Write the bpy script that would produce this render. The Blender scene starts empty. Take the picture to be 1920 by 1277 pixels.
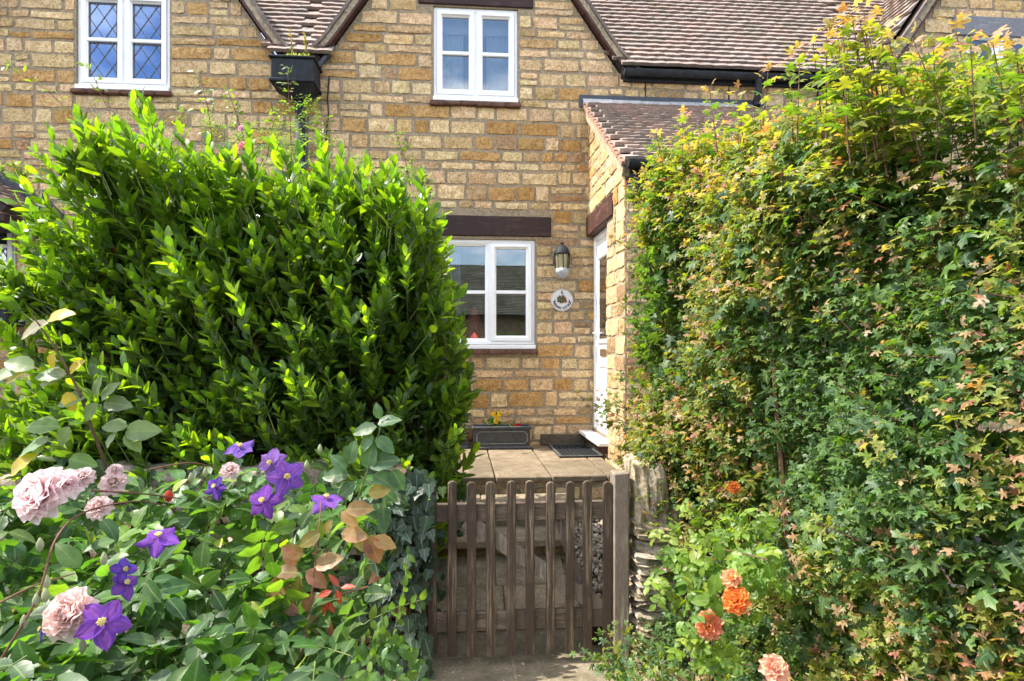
import bpy, bmesh, math, random
import numpy as np
from mathutils import Vector, Matrix, noise as mnoise

random.seed(7)
rng = np.random.default_rng(11)
R = math.radians
S = bpy.context.scene

# ------------------------------------------------------------------ camera
EYE = 1.76
YAW = math.atan(100 / 1200)
FPX = 1200.0
HOR = 655.0
cam_d = bpy.data.cameras.new('camera')
cam_d.lens = 36.0 * FPX / 1920
cam_d.sensor_width = 36.0
cam_d.shift_y = (HOR - 638.5) / 1920
cam_d.clip_start = 0.05
cam_d.clip_end = 2000
cam = bpy.data.objects.new('camera', cam_d)
S.collection.objects.link(cam)
cam.location = (0, 0, EYE)
cam.rotation_euler = (R(90), 0, -YAW)
S.camera = cam

# ------------------------------------------------------------------ sky, sun, exposure
SUN_EL, SUN_BACK = 54.0, 0.8
world = bpy.data.worlds.new('World')
S.world = world
world.use_nodes = True
wn, wl = world.node_tree.nodes, world.node_tree.links
wn.clear()
sky = wn.new('ShaderNodeTexSky'); sky.sky_type = 'NISHITA'; sky.sun_disc = False
sky.sun_elevation = R(SUN_EL); sky.sun_rotation = R(90 - (180 - SUN_BACK))
sky.air_density = 1.0; sky.dust_density = 1.0
wtc = wn.new('ShaderNodeTexCoord')
wmap = wn.new('ShaderNodeMapping'); wmap.inputs['Scale'].default_value = (1, 1, 2.4)
wnoise = wn.new('ShaderNodeTexNoise'); wnoise.inputs['Scale'].default_value = 2.2
wnoise.inputs['Detail'].default_value = 7; wnoise.inputs['Roughness'].default_value = .6
wramp = wn.new('ShaderNodeValToRGB')
wramp.color_ramp.elements[0].position = .45; wramp.color_ramp.elements[1].position = .66
wmix = wn.new('ShaderNodeMixRGB'); wmix.inputs['Color2'].default_value = (10.5, 10.1, 9.6, 1)
wbg = wn.new('ShaderNodeBackground'); wbg.inputs['Strength'].default_value = .15
wout = wn.new('ShaderNodeOutputWorld')
wl.new(wtc.outputs['Generated'], wmap.inputs['Vector']); wl.new(wmap.outputs[0], wnoise.inputs['Vector'])
wl.new(wnoise.outputs['Fac'], wramp.inputs['Fac']); wl.new(wramp.outputs['Color'], wmix.inputs['Fac'])
wl.new(sky.outputs['Color'], wmix.inputs['Color1']); wl.new(wmix.outputs['Color'], wbg.inputs['Color'])
wl.new(wbg.outputs[0], wout.inputs['Surface'])

sun_d = bpy.data.lights.new('sun', 'SUN'); sun_d.energy = 3.4; sun_d.angle = R(.5); sun_d.color = (1, .95, .86)
sun = bpy.data.objects.new('sun', sun_d); S.collection.objects.link(sun)
_sd = Vector((-math.cos(R(SUN_EL)) * math.cos(R(SUN_BACK)), math.cos(R(SUN_EL)) * math.sin(R(SUN_BACK)), math.sin(R(SUN_EL))))
sun.rotation_euler = (-_sd).to_track_quat('-Z', 'Y').to_euler()
sun.location = (-8, 2, 12)

S.view_settings.view_transform = 'Standard'
S.view_settings.look = 'None'
S.view_settings.gamma = 1
S.view_settings.use_curve_mapping = False
S.view_settings.exposure = 1.65
S.render.engine = 'CYCLES'
S.cycles.use_denoising = True
S.cycles.max_bounces = 6
S.cycles.adaptive_threshold = .025
S.cycles.diffuse_bounces = 4
S.cycles.glossy_bounces = 3
S.cycles.transmission_bounces = 4
S.cycles.transparent_max_bounces = 8
S.cycles.sample_clamp_indirect = 6

# ------------------------------------------------------------------ geometry helpers
_c, _s = math.cos(YAW), math.sin(YAW)
def ray(u, v):
    cx = (u - 960) / FPX
    return np.array([_c * cx + _s, -_s * cx + _c, (HOR - v) / FPX])
def at(u, v, Y):
    r = ray(u, v); k = Y / r[1]
    return np.array([r[0] * k, Y, EYE + r[2] * k])
def atZ(u, v, Z):
    r = ray(u, v); k = (Z - EYE) / r[2]
    return np.array([r[0] * k, r[1] * k, Z])
def project(P):
    P = np.asarray(P, float).reshape(-1, 3)
    x, y, z = P[:, 0], P[:, 1], P[:, 2] - EYE
    d = np.maximum(_s * x + _c * y, 1e-3)
    return np.stack([960 + FPX * (_c * x - _s * y) / d, HOR - FPX * z / d, d], 1)

COL = S.collection
WL = {}
def link(o, parent, wloc):
    COL.objects.link(o)
    wloc = np.asarray(wloc, float)
    if parent is not None:
        o.parent = parent
        o.location = wloc - WL[parent.name]
    else:
        o.location = wloc
    WL[o.name] = wloc
    return o
def thing(name, loc, label, cat, group=None, kind=None):
    o = bpy.data.objects.new(name, None); o.empty_display_size = .1
    link(o, None, loc)
    if label: o['label'] = label
    if cat: o['category'] = cat
    if group: o['group'] = group
    if kind: o['kind'] = kind
    return o
def tag(o, label=None, cat=None, group=None, kind=None):
    if label: o['label'] = label
    if cat: o['category'] = cat
    if group: o['group'] = group
    if kind: o['kind'] = kind
    return o
def make_mesh(name, V, F, mat, tint=None, uv=None, smooth=False):
    me = bpy.data.meshes.new(name)
    V = np.asarray(V, np.float32)
    if isinstance(F, np.ndarray) and F.ndim == 2:
        nf, k = F.shape
        me.vertices.add(len(V)); me.vertices.foreach_set('co', V.ravel())
        me.loops.add(nf * k); me.loops.foreach_set('vertex_index', F.astype(np.int32).ravel())
        me.polygons.add(nf); me.polygons.foreach_set('loop_start', np.arange(0, nf * k, k, dtype=np.int32))
        me.update(calc_edges=True)
    else:
        me.from_pydata(V.tolist(), [], [tuple(int(i) for i in f) for f in F])
    if tint is not None:
        a = me.color_attributes.new('tint', 'FLOAT_COLOR', 'POINT')
        t = np.asarray(tint, np.float32)
        if t.ndim == 1: t = np.tile(t[None, :], (len(V), 1))
        if t.shape[1] == 3: t = np.concatenate([t, np.ones((len(t), 1), np.float32)], 1)
        a.data.foreach_set('color', t.astype(np.float32).ravel())
    if uv is not None:
        a = me.attributes.new('luv', 'FLOAT_VECTOR', 'POINT')
        u = np.zeros((len(V), 3), np.float32); u[:, :2] = uv
        a.data.foreach_set('vector', u.ravel())
    if smooth: me.polygons.foreach_set('use_smooth', np.ones(len(me.polygons), bool))
    if mat is not None: me.materials.append(mat)
    return me
def mk(name, VF, mat, parent=None, tint=None, uv=None, smooth=False, origin=None):
    V, F = VF
    V = np.asarray(V, float)
    if origin is None:
        origin = np.array([(V[:, 0].min() + V[:, 0].max()) / 2, (V[:, 1].min() + V[:, 1].max()) / 2, V[:, 2].min()])
    me = make_mesh(name, V - origin, F, mat, tint, uv, smooth)
    o = bpy.data.objects.new(name, me)
    return link(o, parent, origin)
def join(parts):
    V, F, n = [], [], 0
    for v, f in parts:
        v = np.asarray(v, float); V.append(v)
        F += [tuple(int(i) + n for i in q) for q in f]
        n += len(v)
    return np.concatenate(V), F
def box(x0, x1, y0, y1, z0, z1):
    V = [(x, y, z) for z in (z0, z1) for y in (y0, y1) for x in (x0, x1)]
    return np.array(V, float), [(0, 2, 3, 1), (4, 5, 7, 6), (0, 1, 5, 4), (2, 6, 7, 3), (0, 4, 6, 2), (1, 3, 7, 5)]
def hull(P):
    bm = bmesh.new()
    for p in P: bm.verts.new(p)
    bmesh.ops.convex_hull(bm, input=bm.verts[:])
    bm.verts.ensure_lookup_table(); bm.verts.index_update()
    bmesh.ops.dissolve_limit(bm, angle_limit=.02, verts=bm.verts[:], edges=bm.edges[:])
    loose = [v for v in bm.verts if not v.link_faces]
    for v in loose: bm.verts.remove(v)
    bm.verts.index_update()
    V = np.array([v.co[:] for v in bm.verts]); F = [tuple(v.index for v in f.verts) for f in bm.faces]
    bm.free()
    return V, F
def cbox(x0, x1, y0, y1, z0, z1, c=.006, jit=0):
    P = []
    for x, sx in ((x0, 1), (x1, -1)):
        for y, sy in ((y0, 1), (y1, -1)):
            for z, sz in ((z0, 1), (z1, -1)):
                j = lambda: random.uniform(-jit, jit) if jit else 0
                a, b, d = j(), j(), j()
                P += [(x + a, y + sy * c + b, z + sz * c + d), (x + sx * c + a, y + b, z + sz * c + d), (x + sx * c + a, y + sy * c + b, z + d)]
    return hull(P)
def xf(VF, M):
    V, F = VF
    M = np.array(M)
    return np.asarray(V) @ M[:3, :3].T + M[:3, 3], F
def tube(path, rad, n=6, cap=True):
    path = np.asarray(path, float)
    if np.isscalar(rad): rad = [rad] * len(path)
    T = np.gradient(path, axis=0); T /= np.linalg.norm(T, axis=1)[:, None] + 1e-9
    up = np.array([0, 0, 1.0]) if abs(T[0][2]) < .9 else np.array([1.0, 0, 0])
    V = []
    for p, t, r in zip(path, T, rad):
        a = np.cross(up, t); a /= np.linalg.norm(a) + 1e-9
        b = np.cross(t, a); up = np.cross(a, t) * -1 if False else b
        for k in range(n):
            w = 2 * math.pi * k / n
            V.append(p + r * (math.cos(w) * a + math.sin(w) * b))
    F = []
    for i in range(len(path) - 1):
        for k in range(n):
            k2 = (k + 1) % n
            F.append((i * n + k, i * n + k2, (i + 1) * n + k2, (i + 1) * n + k))
    if cap:
        F.append(tuple(range(n))[::-1]); F.append(tuple((len(path) - 1) * n + k for k in range(n)))
    return np.array(V), F
def lathe(prof, c, n=16):
    V, F = [], []
    for r, z in prof:
        for k in range(n):
            w = 2 * math.pi * k / n
            V.append((c[0] + r * math.cos(w), c[1] + r * math.sin(w), c[2] + z))
    for i in range(len(prof) - 1):
        for k in range(n):
            k2 = (k + 1) % n
            F.append((i * n + k, i * n + k2, (i + 1) * n + k2, (i + 1) * n + k))
    return np.array(V), F
def nrm(a):
    a = np.asarray(a, float)
    return a / (np.linalg.norm(a, axis=-1, keepdims=True) + 1e-9)

# ------------------------------------------------------------------ materials
def new_mat(name):
    m = bpy.data.materials.new(name); m.use_nodes = True
    nt = m.node_tree; nt.nodes.clear()
    out = nt.nodes.new('ShaderNodeOutputMaterial'); b = nt.nodes.new('ShaderNodeBsdfPrincipled')
    nt.links.new(b.outputs[0], out.inputs['Surface'])
    return m, nt, b, out
def nd(nt, t, **k):
    n = nt.nodes.new(t)
    for a, v in k.items():
        if a in n.inputs: n.inputs[a].default_value = v
        else: setattr(n, a, v)
    return n
def noise_fac(nt, scale, detail=4, rough=.6, stretch=None, coord='pos'):
    if coord == 'pos': c = nd(nt, 'ShaderNodeNewGeometry').outputs['Position']
    else: c = nd(nt, 'ShaderNodeTexCoord').outputs['Object']
    if stretch:
        mp = nd(nt, 'ShaderNodeMapping'); mp.inputs['Scale'].default_value = stretch
        nt.links.new(c, mp.inputs['Vector']); c = mp.outputs[0]
    n = nd(nt, 'ShaderNodeTexNoise'); n.inputs['Scale'].default_value = scale
    n.inputs['Detail'].default_value = detail; n.inputs['Roughness'].default_value = rough
    nt.links.new(c, n.inputs['Vector'])
    return n.outputs['Fac']
def ramp(nt, fac, p0, p1, c0=(0, 0, 0, 1), c1=(1, 1, 1, 1)):
    r = nd(nt, 'ShaderNodeValToRGB')
    e = r.color_ramp.elements
    e[0].position = p0; e[1].position = p1; e[0].color = c0; e[1].color = c1
    nt.links.new(fac, r.inputs['Fac'])
    return r.outputs['Color']
def mix(nt, a, b, fac, mode='MIX'):
    m = nd(nt, 'ShaderNodeMixRGB'); m.blend_type = mode
    for sock, v in ((m.inputs['Color1'], a), (m.inputs['Color2'], b), (m.inputs['Fac'], fac)):
        if hasattr(v, 'links'): nt.links.new(v, sock)
        else: sock.default_value = v if not isinstance(v, tuple) else (v + (1,) if len(v) == 3 else v)
    return m.outputs['Color']
def bump(nt, b, h, strength=.5, dist=.01):
    n = nd(nt, 'ShaderNodeBump'); n.inputs['Strength'].default_value = strength; n.inputs['Distance'].default_value = dist
    nt.links.new(h, n.inputs['Height']); nt.links.new(n.outputs[0], b.inputs['Normal'])
def attr_tint(nt):
    a = nd(nt, 'ShaderNodeAttribute'); a.attribute_name = 'tint'
    return a.outputs['Color']

def mat_stone(name, dirt=.5):
    m, nt, b, o = new_mat(name)
    t = attr_tint(nt)
    n1 = noise_fac(nt, 17, 5, .7)
    n2 = noise_fac(nt, 46, 4, .75)
    n3 = noise_fac(nt, 5, 3, .5)
    c = mix(nt, t, ramp(nt, n1, .3, .72, (.70, .60, .46, 1), (1.25, 1.24, 1.2, 1)), 1.0, 'MULTIPLY')
    c = mix(nt, c, ramp(nt, n2, .36, .56, (.5, .42, .33, 1), (1.12, 1.12, 1.12, 1)), .75, 'MULTIPLY')
    c = mix(nt, c, (.13, .09, .05), mix(nt, ramp(nt, n3, .56, .75), ramp(nt, n1, .5, .75), 1.0, 'MULTIPLY'), 'MIX') if dirt else c
    nt.links.new(c, b.inputs['Base Color'])
    b.inputs['Roughness'].default_value = .92
    b.inputs['Specular IOR Level'].default_value = .15
    h = mix(nt, n1, n2, .45)
    bump(nt, b, h, .9, .016)
    return m
M_STONE = mat_stone('limestone')
def mat_plain(name, col, rough=.6, n_scale=20, n_amt=.3, bumpd=.002, spec=.4, stretch=None, metal=0):
    m, nt, b, o = new_mat(name)
    n = noise_fac(nt, n_scale, 5, .65, stretch)
    lo = tuple(x * (1 - n_amt) for x in col) + (1,); hi = tuple(min(1, x * (1 + n_amt)) for x in col) + (1,)
    nt.links.new(ramp(nt, n, .3, .7, lo, hi), b.inputs['Base Color'])
    b.inputs['Roughness'].default_value = rough; b.inputs['Specular IOR Level'].default_value = spec
    b.inputs['Metallic'].default_value = metal
    if bumpd: bump(nt, b, n, .5, bumpd)
    return m
M_MORTAR = mat_plain('lime mortar', (.29, .228, .152), .95, 45, .4, .012, .1)
M_PORCHM = mat_plain('sunlit pointing', (.36, .285, .19), .95, 45, .4, .012, .1)  # paler mortar for the sunlit porch, its light put into the colour
M_VMORTAR = mat_plain('cement verge', (.36, .29, .2), .95, 30, .45, .012, .1)
M_WHITE = mat_plain('white frame plastic', (.84, .84, .84), .35, 6, .05, 0, .5)
M_BLACK = mat_plain('black rainwater plastic', (.022, .025, .03), .68, 14, .45, .001, .2)
M_LEAD = mat_plain('lead flashing', (.17, .19, .22), .5, 12, .35, .006, .5)
M_LEADD = mat_plain('dark lead', (.035, .04, .055), .45, 12, .35, .004, .5)
M_PALELEAD = mat_plain('pale lead', (.42, .42, .42), .6, 20, .3, .006, .3)
M_DARKROOM = mat_plain('darkened room plaster', (.05, .05, .05), .9, 5, .1, 0, .1)  # room shade put into the wall colour so panes look dark
M_CURTAIN = mat_plain('curtain cloth', (.45, .46, .47), .9, 8, .12, 0, .1)
M_SOIL = mat_plain('garden soil', (.045, .032, .022), .95, 30, .5, .02, .1)
M_ASPHALT = mat_plain('asphalt', (.05, .05, .052), .9, 60, .4, .004, .2)
M_LEADCAME = mat_plain('lead came', (.09, .09, .1), .5, 30, .2, 0, .4)
M_RUBBER = mat_plain('black rubber', (.02, .021, .023), .7, 60, .4, .002, .3)
M_SILLTILE = mat_plain('clay sill tile', (.12, .062, .045), .85, 30, .4, .004, .2)
M_BRASS = mat_plain('bronzed brass', (.25, .17, .1), .4, 30, .3, 0, .5, None, .7)

def mat_wood(name, col, pale, amt, stretch, rough=.8):
    m, nt, b, o = new_mat(name)
    n = noise_fac(nt, 9, 7, .7, stretch)
    n2 = noise_fac(nt, 3.2, 4, .6, (1.6, 1.6, .6))
    n3 = noise_fac(nt, 60, 4, .6, stretch)
    c = mix(nt, tuple(col), tuple(x * .45 for x in col), ramp(nt, n3, .4, .7))
    msk = mix(nt, ramp(nt, n, .48, .58), ramp(nt, n2, .46, .6), 1.0, 'MULTIPLY')
    msk = mix(nt, msk, (amt, amt, amt), 1.0, 'MULTIPLY')
    c = mix(nt, c, tuple(pale), msk)
    nt.links.new(c, b.inputs['Base Color']); b.inputs['Roughness'].default_value = rough
    b.inputs['Specular IOR Level'].default_value = .25
    bump(nt, b, mix(nt, n, n3, .5), .6, .006)
    return m
M_GATE = mat_wood('weathered gate timber', (.095, .064, .044), (.31, .235, .16), .9, (9, 9, .3))
M_GATER = mat_wood('weathered rail timber', (.14, .104, .074), (.27, .21, .15), .8, (.55, 6, 6))
M_POST = mat_wood('grey post timber', (.26, .205, .16), (.42, .36, .29), .9, (6, 6, .4))
M_LINTEL = mat_wood('dark stained oak', (.042, .022, .02), (.09, .05, .04), .6, (.5, 6, 6), .6)
M_LINTELY = mat_wood('dark stained oak side', (.075, .033, .026), (.22, .11, .08), .5, (6, .5, 6), .6)
M_GREYOAK = mat_wood('silvered oak', (.22, .22, .24), (.3, .3, .32), .6, (.5, 6, 6), .8)

def mat_tile(name):
    m, nt, b, o = new_mat(name)
    t = attr_tint(nt)
    n1 = noise_fac(nt, 30, 5, .7); n2 = noise_fac(nt, 8, 4, .6)
    c = mix(nt, t, ramp(nt, n1, .3, .7, (.6, .6, .6, 1), (1.3, 1.3, 1.3, 1)), 1.0, 'MULTIPLY')
    c = mix(nt, c, (.30, .27, .24), mix(nt, ramp(nt, n2, .5, .72), (.5, .5, .5), 1.0, 'MULTIPLY'))
    c = mix(nt, c, (.13, .13, .075), mix(nt, ramp(nt, noise_fac(nt, 2.2, 5, .7), .56, .68), (.55, .55, .55), 1.0, 'MULTIPLY'))
    nt.links.new(c, b.inputs['Base Color']); b.inputs['Roughness'].default_value = .85
    b.inputs['Specular IOR Level'].default_value = .25
    bump(nt, b, n1, .5, .004)
    return m
M_TILE = mat_tile('clay tile')

def mat_slab(name, col):
    m, nt, b, o = new_mat(name)
    t = attr_tint(nt)
    n1 = noise_fac(nt, 9, 7, .7); n2 = noise_fac(nt, 55, 4, .7); n3 = noise_fac(nt, 2.3, 4, .6)
    c = mix(nt, t, ramp(nt, n1, .3, .7, (.6, .57, .52, 1), (1.25, 1.25, 1.22, 1)), 1.0, 'MULTIPLY')
    c = mix(nt, c, ramp(nt, n2, .35, .6, (.6, .58, .55, 1), (1.05, 1.05, 1.05, 1)), .7, 'MULTIPLY')
    c = mix(nt, c, (.09, .08, .05), mix(nt, ramp(nt, n3, .5, .72), (.6, .6, .6), 1.0, 'MULTIPLY'))
    c = mix(nt, c, (.5, .46, .38), mix(nt, ramp(nt, noise_fac(nt, 24, 3, .5), .68, .72), (.7, .7, .7), 1.0, 'MULTIPLY'))
    nt.links.new(c, b.inputs['Base Color']); b.inputs['Roughness'].default_value = .9
    b.inputs['Specular IOR Level'].default_value = .2
    bump(nt, b, mix(nt, n1, n2, .5), .6, .008)
    return m
M_SLAB = mat_slab('paving stone', None)

def mat_glass(name, tintc, boost, gcol=(.95, .97, 1)):
    m = bpy.data.materials.new(name); m.use_nodes = True
    nt = m.node_tree; nt.nodes.clear()
    out = nd(nt, 'ShaderNodeOutputMaterial'); g = nd(nt, 'ShaderNodeBsdfGlossy'); t = nd(nt, 'ShaderNodeBsdfTransparent')
    g.inputs['Roughness'].default_value = .0; g.inputs['Color'].default_value = gcol + (1,)
    t.inputs['Color'].default_value = tintc + (1,)
    f = nd(nt, 'ShaderNodeFresnel'); f.inputs['IOR'].default_value = 1.5
    mm = nd(nt, 'ShaderNodeMath'); mm.operation = 'MULTIPLY_ADD'; mm.inputs[1].default_value = 1.6; mm.inputs[2].default_value = boost
    mm.use_clamp = True
    nt.links.new(f.outputs[0], mm.inputs[0])
    n = nd(nt, 'ShaderNodeBump'); n.inputs['Strength'].default_value = .02; n.inputs['Distance'].default_value = .02
    nt.links.new(noise_fac(nt, 3, 1, .4), n.inputs['Height']); nt.links.new(n.outputs[0], g.inputs['Normal'])
    x = nd(nt, 'ShaderNodeMixShader')
    nt.links.new(mm.outputs[0], x.inputs[0]); nt.links.new(t.outputs[0], x.inputs[1]); nt.links.new(g.outputs[0], x.inputs[2])
    nt.links.new(x.outputs[0], out.inputs['Surface'])
    return m
M_GLASS = mat_glass('window glass', (.8, .85, .86), .08)
M_GLASSB = mat_glass('sky reflection glass', (.3, .42, .6), .16, (.5, .68, 1.0))  # blue of the reflected sky put into the glass colours

def mat_leaf(name, trans=.42, rough=.38, spec=.5, vein=.35, tcol=(1.25, 1.35, .25), veincol=(.35, .42, .16), edge=0, gain=1.9):
    m = bpy.data.materials.new(name); m.use_nodes = True
    nt = m.node_tree; nt.nodes.clear()
    out = nd(nt, 'ShaderNodeOutputMaterial'); b = nd(nt, 'ShaderNodeBsdfPrincipled'); tr = nd(nt, 'ShaderNodeBsdfTranslucent')
    t = attr_tint(nt)
    n = noise_fac(nt, 28, 2, .6)
    c = mix(nt, t, ramp(nt, n, .3, .7, (.72, .72, .72, 1), (1.25, 1.22, 1.2, 1)), 1.0, 'MULTIPLY')
    uv = nd(nt, 'ShaderNodeAttribute'); uv.attribute_name = 'luv'
    sx = nd(nt, 'ShaderNodeSeparateXYZ'); nt.links.new(uv.outputs['Vector'], sx.inputs[0])
    ab = nd(nt, 'ShaderNodeMath'); ab.operation = 'ABSOLUTE'; nt.links.new(sx.outputs[0], ab.inputs[0])
    mid = ramp(nt, ab.outputs[0], .0, .035, (1, 1, 1, 1), (0, 0, 0, 1))
    # side veins: stripes running outwards and forwards from the midrib
    sv = nd(nt, 'ShaderNodeMath'); sv.operation = 'MULTIPLY_ADD'; sv.inputs[1].default_value = -.7
    nt.links.new(ab.outputs[0], sv.inputs[0]); nt.links.new(sx.outputs[1], sv.inputs[2])
    sm = nd(nt, 'ShaderNodeMath'); sm.operation = 'MULTIPLY'; sm.inputs[1].default_value = 52.0; nt.links.new(sv.outputs[0], sm.inputs[0])
    sn = nd(nt, 'ShaderNodeMath'); sn.operation = 'SINE'; nt.links.new(sm.outputs[0], sn.inputs[0])
    side = ramp(nt, sn.outputs[0], .93, 1.0)
    vm = mix(nt, mid, mix(nt, side, (.35, .35, .35), 1.0, 'MULTIPLY'), 1.0, 'ADD')
    if edge:
        sb = nd(nt, 'ShaderNodeVectorMath'); sb.operation = 'DISTANCE'; sb.inputs[1].default_value = (0, .32, 0)
        nt.links.new(uv.outputs['Vector'], sb.inputs[0])
        ef = ramp(nt, sb.outputs['Value'], .3, .68)
        c = mix(nt, c, mix(nt, c, (1.7, 1.45, 1.3), 1.0, 'MULTIPLY'), mix(nt, ef, (edge, edge, edge), 1.0, 'MULTIPLY'))
    c2 = mix(nt, c, veincol, mix(nt, vm, (vein, vein, vein), 1.0, 'MULTIPLY'))
    nt.links.new(c2, b.inputs['Base Color'])
    b.inputs['Roughness'].default_value = rough; b.inputs['Specular IOR Level'].default_value = spec
    bp = nd(nt, 'ShaderNodeBump'); bp.inputs['Strength'].default_value = .04; bp.inputs['Distance'].default_value = .0015
    nt.links.new(sn.outputs[0], bp.inputs['Height']); nt.links.new(bp.outputs[0], b.inputs['Normal'])
    tc = mix(nt, c, tuple(tcol), 1.0, 'MULTIPLY')
    tc = mix(nt, tc, (gain, gain, gain), 1.0, 'MULTIPLY')
    nt.links.new(tc, tr.inputs['Color'])
    x = nd(nt, 'ShaderNodeMixShader'); x.inputs[0].default_value = trans
    nt.links.new(b.outputs[0], x.inputs[1]); nt.links.new(tr.outputs[0], x.inputs[2]); nt.links.new(x.outputs[0], out.inputs['Surface'])
    return m
M_LAUREL = mat_leaf('laurel leaf', .5, .36, .4, .25, (1.4, 1.35, .2), gain=1.8)
M_MAPLE = mat_leaf('maple leaf', .44, .44, .34, .3, (1.35, 1.35, .3), edge=.8)
M_ROSEL = mat_leaf('rose leaf', .42, .4, .32, .5)
M_CLEML = mat_leaf('clematis leaf', .38, .42, .4, .3)
M_IVY = mat_leaf('ivy leaf', .2, .42, .45, .6, veincol=(.3, .36, .25))
M_FINE = mat_leaf('fine climber leaf', .4, .35, .5, .2)
def mat_petal(name, trans=.4, rough=.55):
    m = bpy.data.materials.new(name); m.use_nodes = True
    nt = m.node_tree; nt.nodes.clear()
    out = nd(nt, 'ShaderNodeOutputMaterial'); b = nd(nt, 'ShaderNodeBsdfPrincipled'); tr = nd(nt, 'ShaderNodeBsdfTranslucent')
    t = attr_tint(nt); n = noise_fac(nt, 60, 3, .6)
    c = mix(nt, t, ramp(nt, n, .3, .7, (.8, .8, .8, 1), (1.15, 1.15, 1.15, 1)), 1.0, 'MULTIPLY')
    nt.links.new(c, b.inputs['Base Color']); nt.links.new(c, tr.inputs['Color'])
    b.inputs['Roughness'].default_value = .8; b.inputs['Specular IOR Level'].default_value = .1
    bump(nt, b, noise_fac(nt, 220, 3, .6, (1, 1, .4)), .35, .0015)
    x = nd(nt, 'ShaderNodeMixShader'); x.inputs[0].default_value = trans
    nt.links.new(b.outputs[0], x.inputs[1]); nt.links.new(tr.outputs[0], x.inputs[2]); nt.links.new(x.outputs[0], out.inputs['Surface'])
    return m
M_PETAL = mat_petal('petal', .5)
M_STEM = mat_plain('brown stem', (.11, .06, .035), .7, 40, .4, 0, .3)
M_STEMG = mat_plain('green stem', (.12, .15, .04), .6, 40, .3, 0, .3)
M_STEMR = mat_plain('red stem', (.15, .07, .045), .8, 40, .3, 0, .3)

# ------------------------------------------------------------------ wall building in courses
FY = 6.7                 # plane of the house front
STONE_COLS = [((.62, .475, .295), 46), ((.56, .42, .25), 34), ((.50, .365, .20), 14), ((.46, .285, .12), 4), ((.36, .25, .15), 4)]
ORANGE = [(.46, .29, .125), (.49, .315, .145), (.41, .25, .10)]
def stone_col():
    r = random.uniform(0, sum(w for _, w in STONE_COLS))
    for c, w in STONE_COLS:
        r -= w
        if r <= 0: break
    k = random.uniform(.85, 1.15)
    return tuple(x * k * random.uniform(.95, 1.05) for x in c)
def stone_geo(w, h, proud=.010, rough=.0075):
    """pillow-faced rubble stone in its own frame: x along, z up, y towards the wall"""
    nx, nz = 5, 3
    ins = min(.008, h * .1)
    X = np.linspace(-w / 2 + ins, w / 2 - ins, nx); Z = np.linspace(ins, h - ins, nz)
    V = []
    for j, z in enumerate(Z):
        for i, x in enumerate(X):
            e = (i in (0, nx - 1)) + (j in (0, nz - 1))
            V.append((x + random.uniform(-1, 1) * rough * .8, -proud * (1.0 if e == 0 else .86 if e == 1 else .7) + random.uniform(-1, 1) * rough * .6,
                      z + random.uniform(-1, 1) * rough * .8))
    ring = [(i, 0) for i in range(nx)] + [(nx - 1, j) for j in range(1, nz)] + [(i, nz - 1) for i in range(nx - 2, -1, -1)] + [(0, j) for j in range(nz - 2, 0, -1)]
    base = len(V)
    for i, j in ring:
        ox = -w / 2 if i == 0 else (w / 2 if i == nx - 1 else X[i]); oz = 0 if j == 0 else (h if j == nz - 1 else Z[j])
        if i in (0, nx - 1) and j in (0, nz - 1):
            q_ = random.uniform(.004, .024); ox += (q_ if i == 0 else -q_); oz += (q_ * .8 if j == 0 else -q_ * .8)
        V.append((ox + random.uniform(-1, 1) * rough * .7, .012, oz + random.uniform(-1, 1) * rough * .7))
    F = [(j * nx + i, j * nx + i + 1, (j + 1) * nx + i + 1, (j + 1) * nx + i) for j in range(nz - 1) for i in range(nx - 1)]
    m = len(ring)
    for k in range(m):
        a, b2 = ring[k], ring[(k + 1) % m]
        F.append((a[1] * nx + a[0], base + k, base + (k + 1) % m, b2[1] * nx + b2[0]))
    return np.array(V), F
def courses(z0, z1, hs=(.078, .105, .12, .13, .135, .145, .155)):
    z = z0; out = []
    while z < z1 - .03:
        h = random.choice(hs)
        out.append((z, min(h, z1 - z))); z += h + .012
    return out
def fill_course(z, h, spans, wmin=.16, wmax=.5):
    st = []
    for a, b in spans:
        x = a
        while b - x > .03:
            w = random.uniform(wmin, wmax) * (1.15 if h < .09 else 1)
            rest = b - x - w
            if rest < wmin * .75: w = b - x
            st.append((x, w)); x += w + .013
    return st
def subtract(span, cuts):
    out = [span]
    for c0, c1 in cuts:
        nxt = []
        for a, b in out:
            if c1 <= a or c0 >= b: nxt.append((a, b)); continue
            if c0 > a: nxt.append((a, c0))
            if c1 < b: nxt.append((c1, b))
        out = nxt
    return [s for s in out if s[1] - s[0] > .04]

def in_poly(pt, poly):
    x, y = pt; c = False; n = len(poly); j = n - 1
    for i in range(n):
        xi, yi = poly[i]; xj, yj = poly[j]
        if ((yi > y) != (yj > y)) and (x < (xj - xi) * (y - yi) / (yj - yi) + xi): c = not c
        j = i
    return c
# outlines of the big plants in the photograph: only used to decide which wall pieces are worth an object of their own
LAUREL_PX = [(-60, 470), (20, 400), (70, 280), (90, 245), (170, 215), (260, 190), (330, 255), (480, 262), (640, 285), (720, 305), (790, 335), (830, 390), (856, 450),
             (872, 520), (885, 620), (888, 700), (872, 770), (860, 870), (850, 930), (560, 1100), (-60, 1100)]
MAPLE_PX = [(1170, 430), (1200, 330), (1250, 265), (1330, 190), (1450, 135), (1540, 70), (1700, 95), (1800, 95), (1990, 60), (1990, 1300), (1240, 1300), (1240, 900), (1180, 760), (1165, 600)]
def hidden_px(u, v):
    return not (-10 < u < 1930 and -10 < v < 1287) or in_poly((u, v), LAUREL_PX) or in_poly((u, v), MAPLE_PX)

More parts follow.
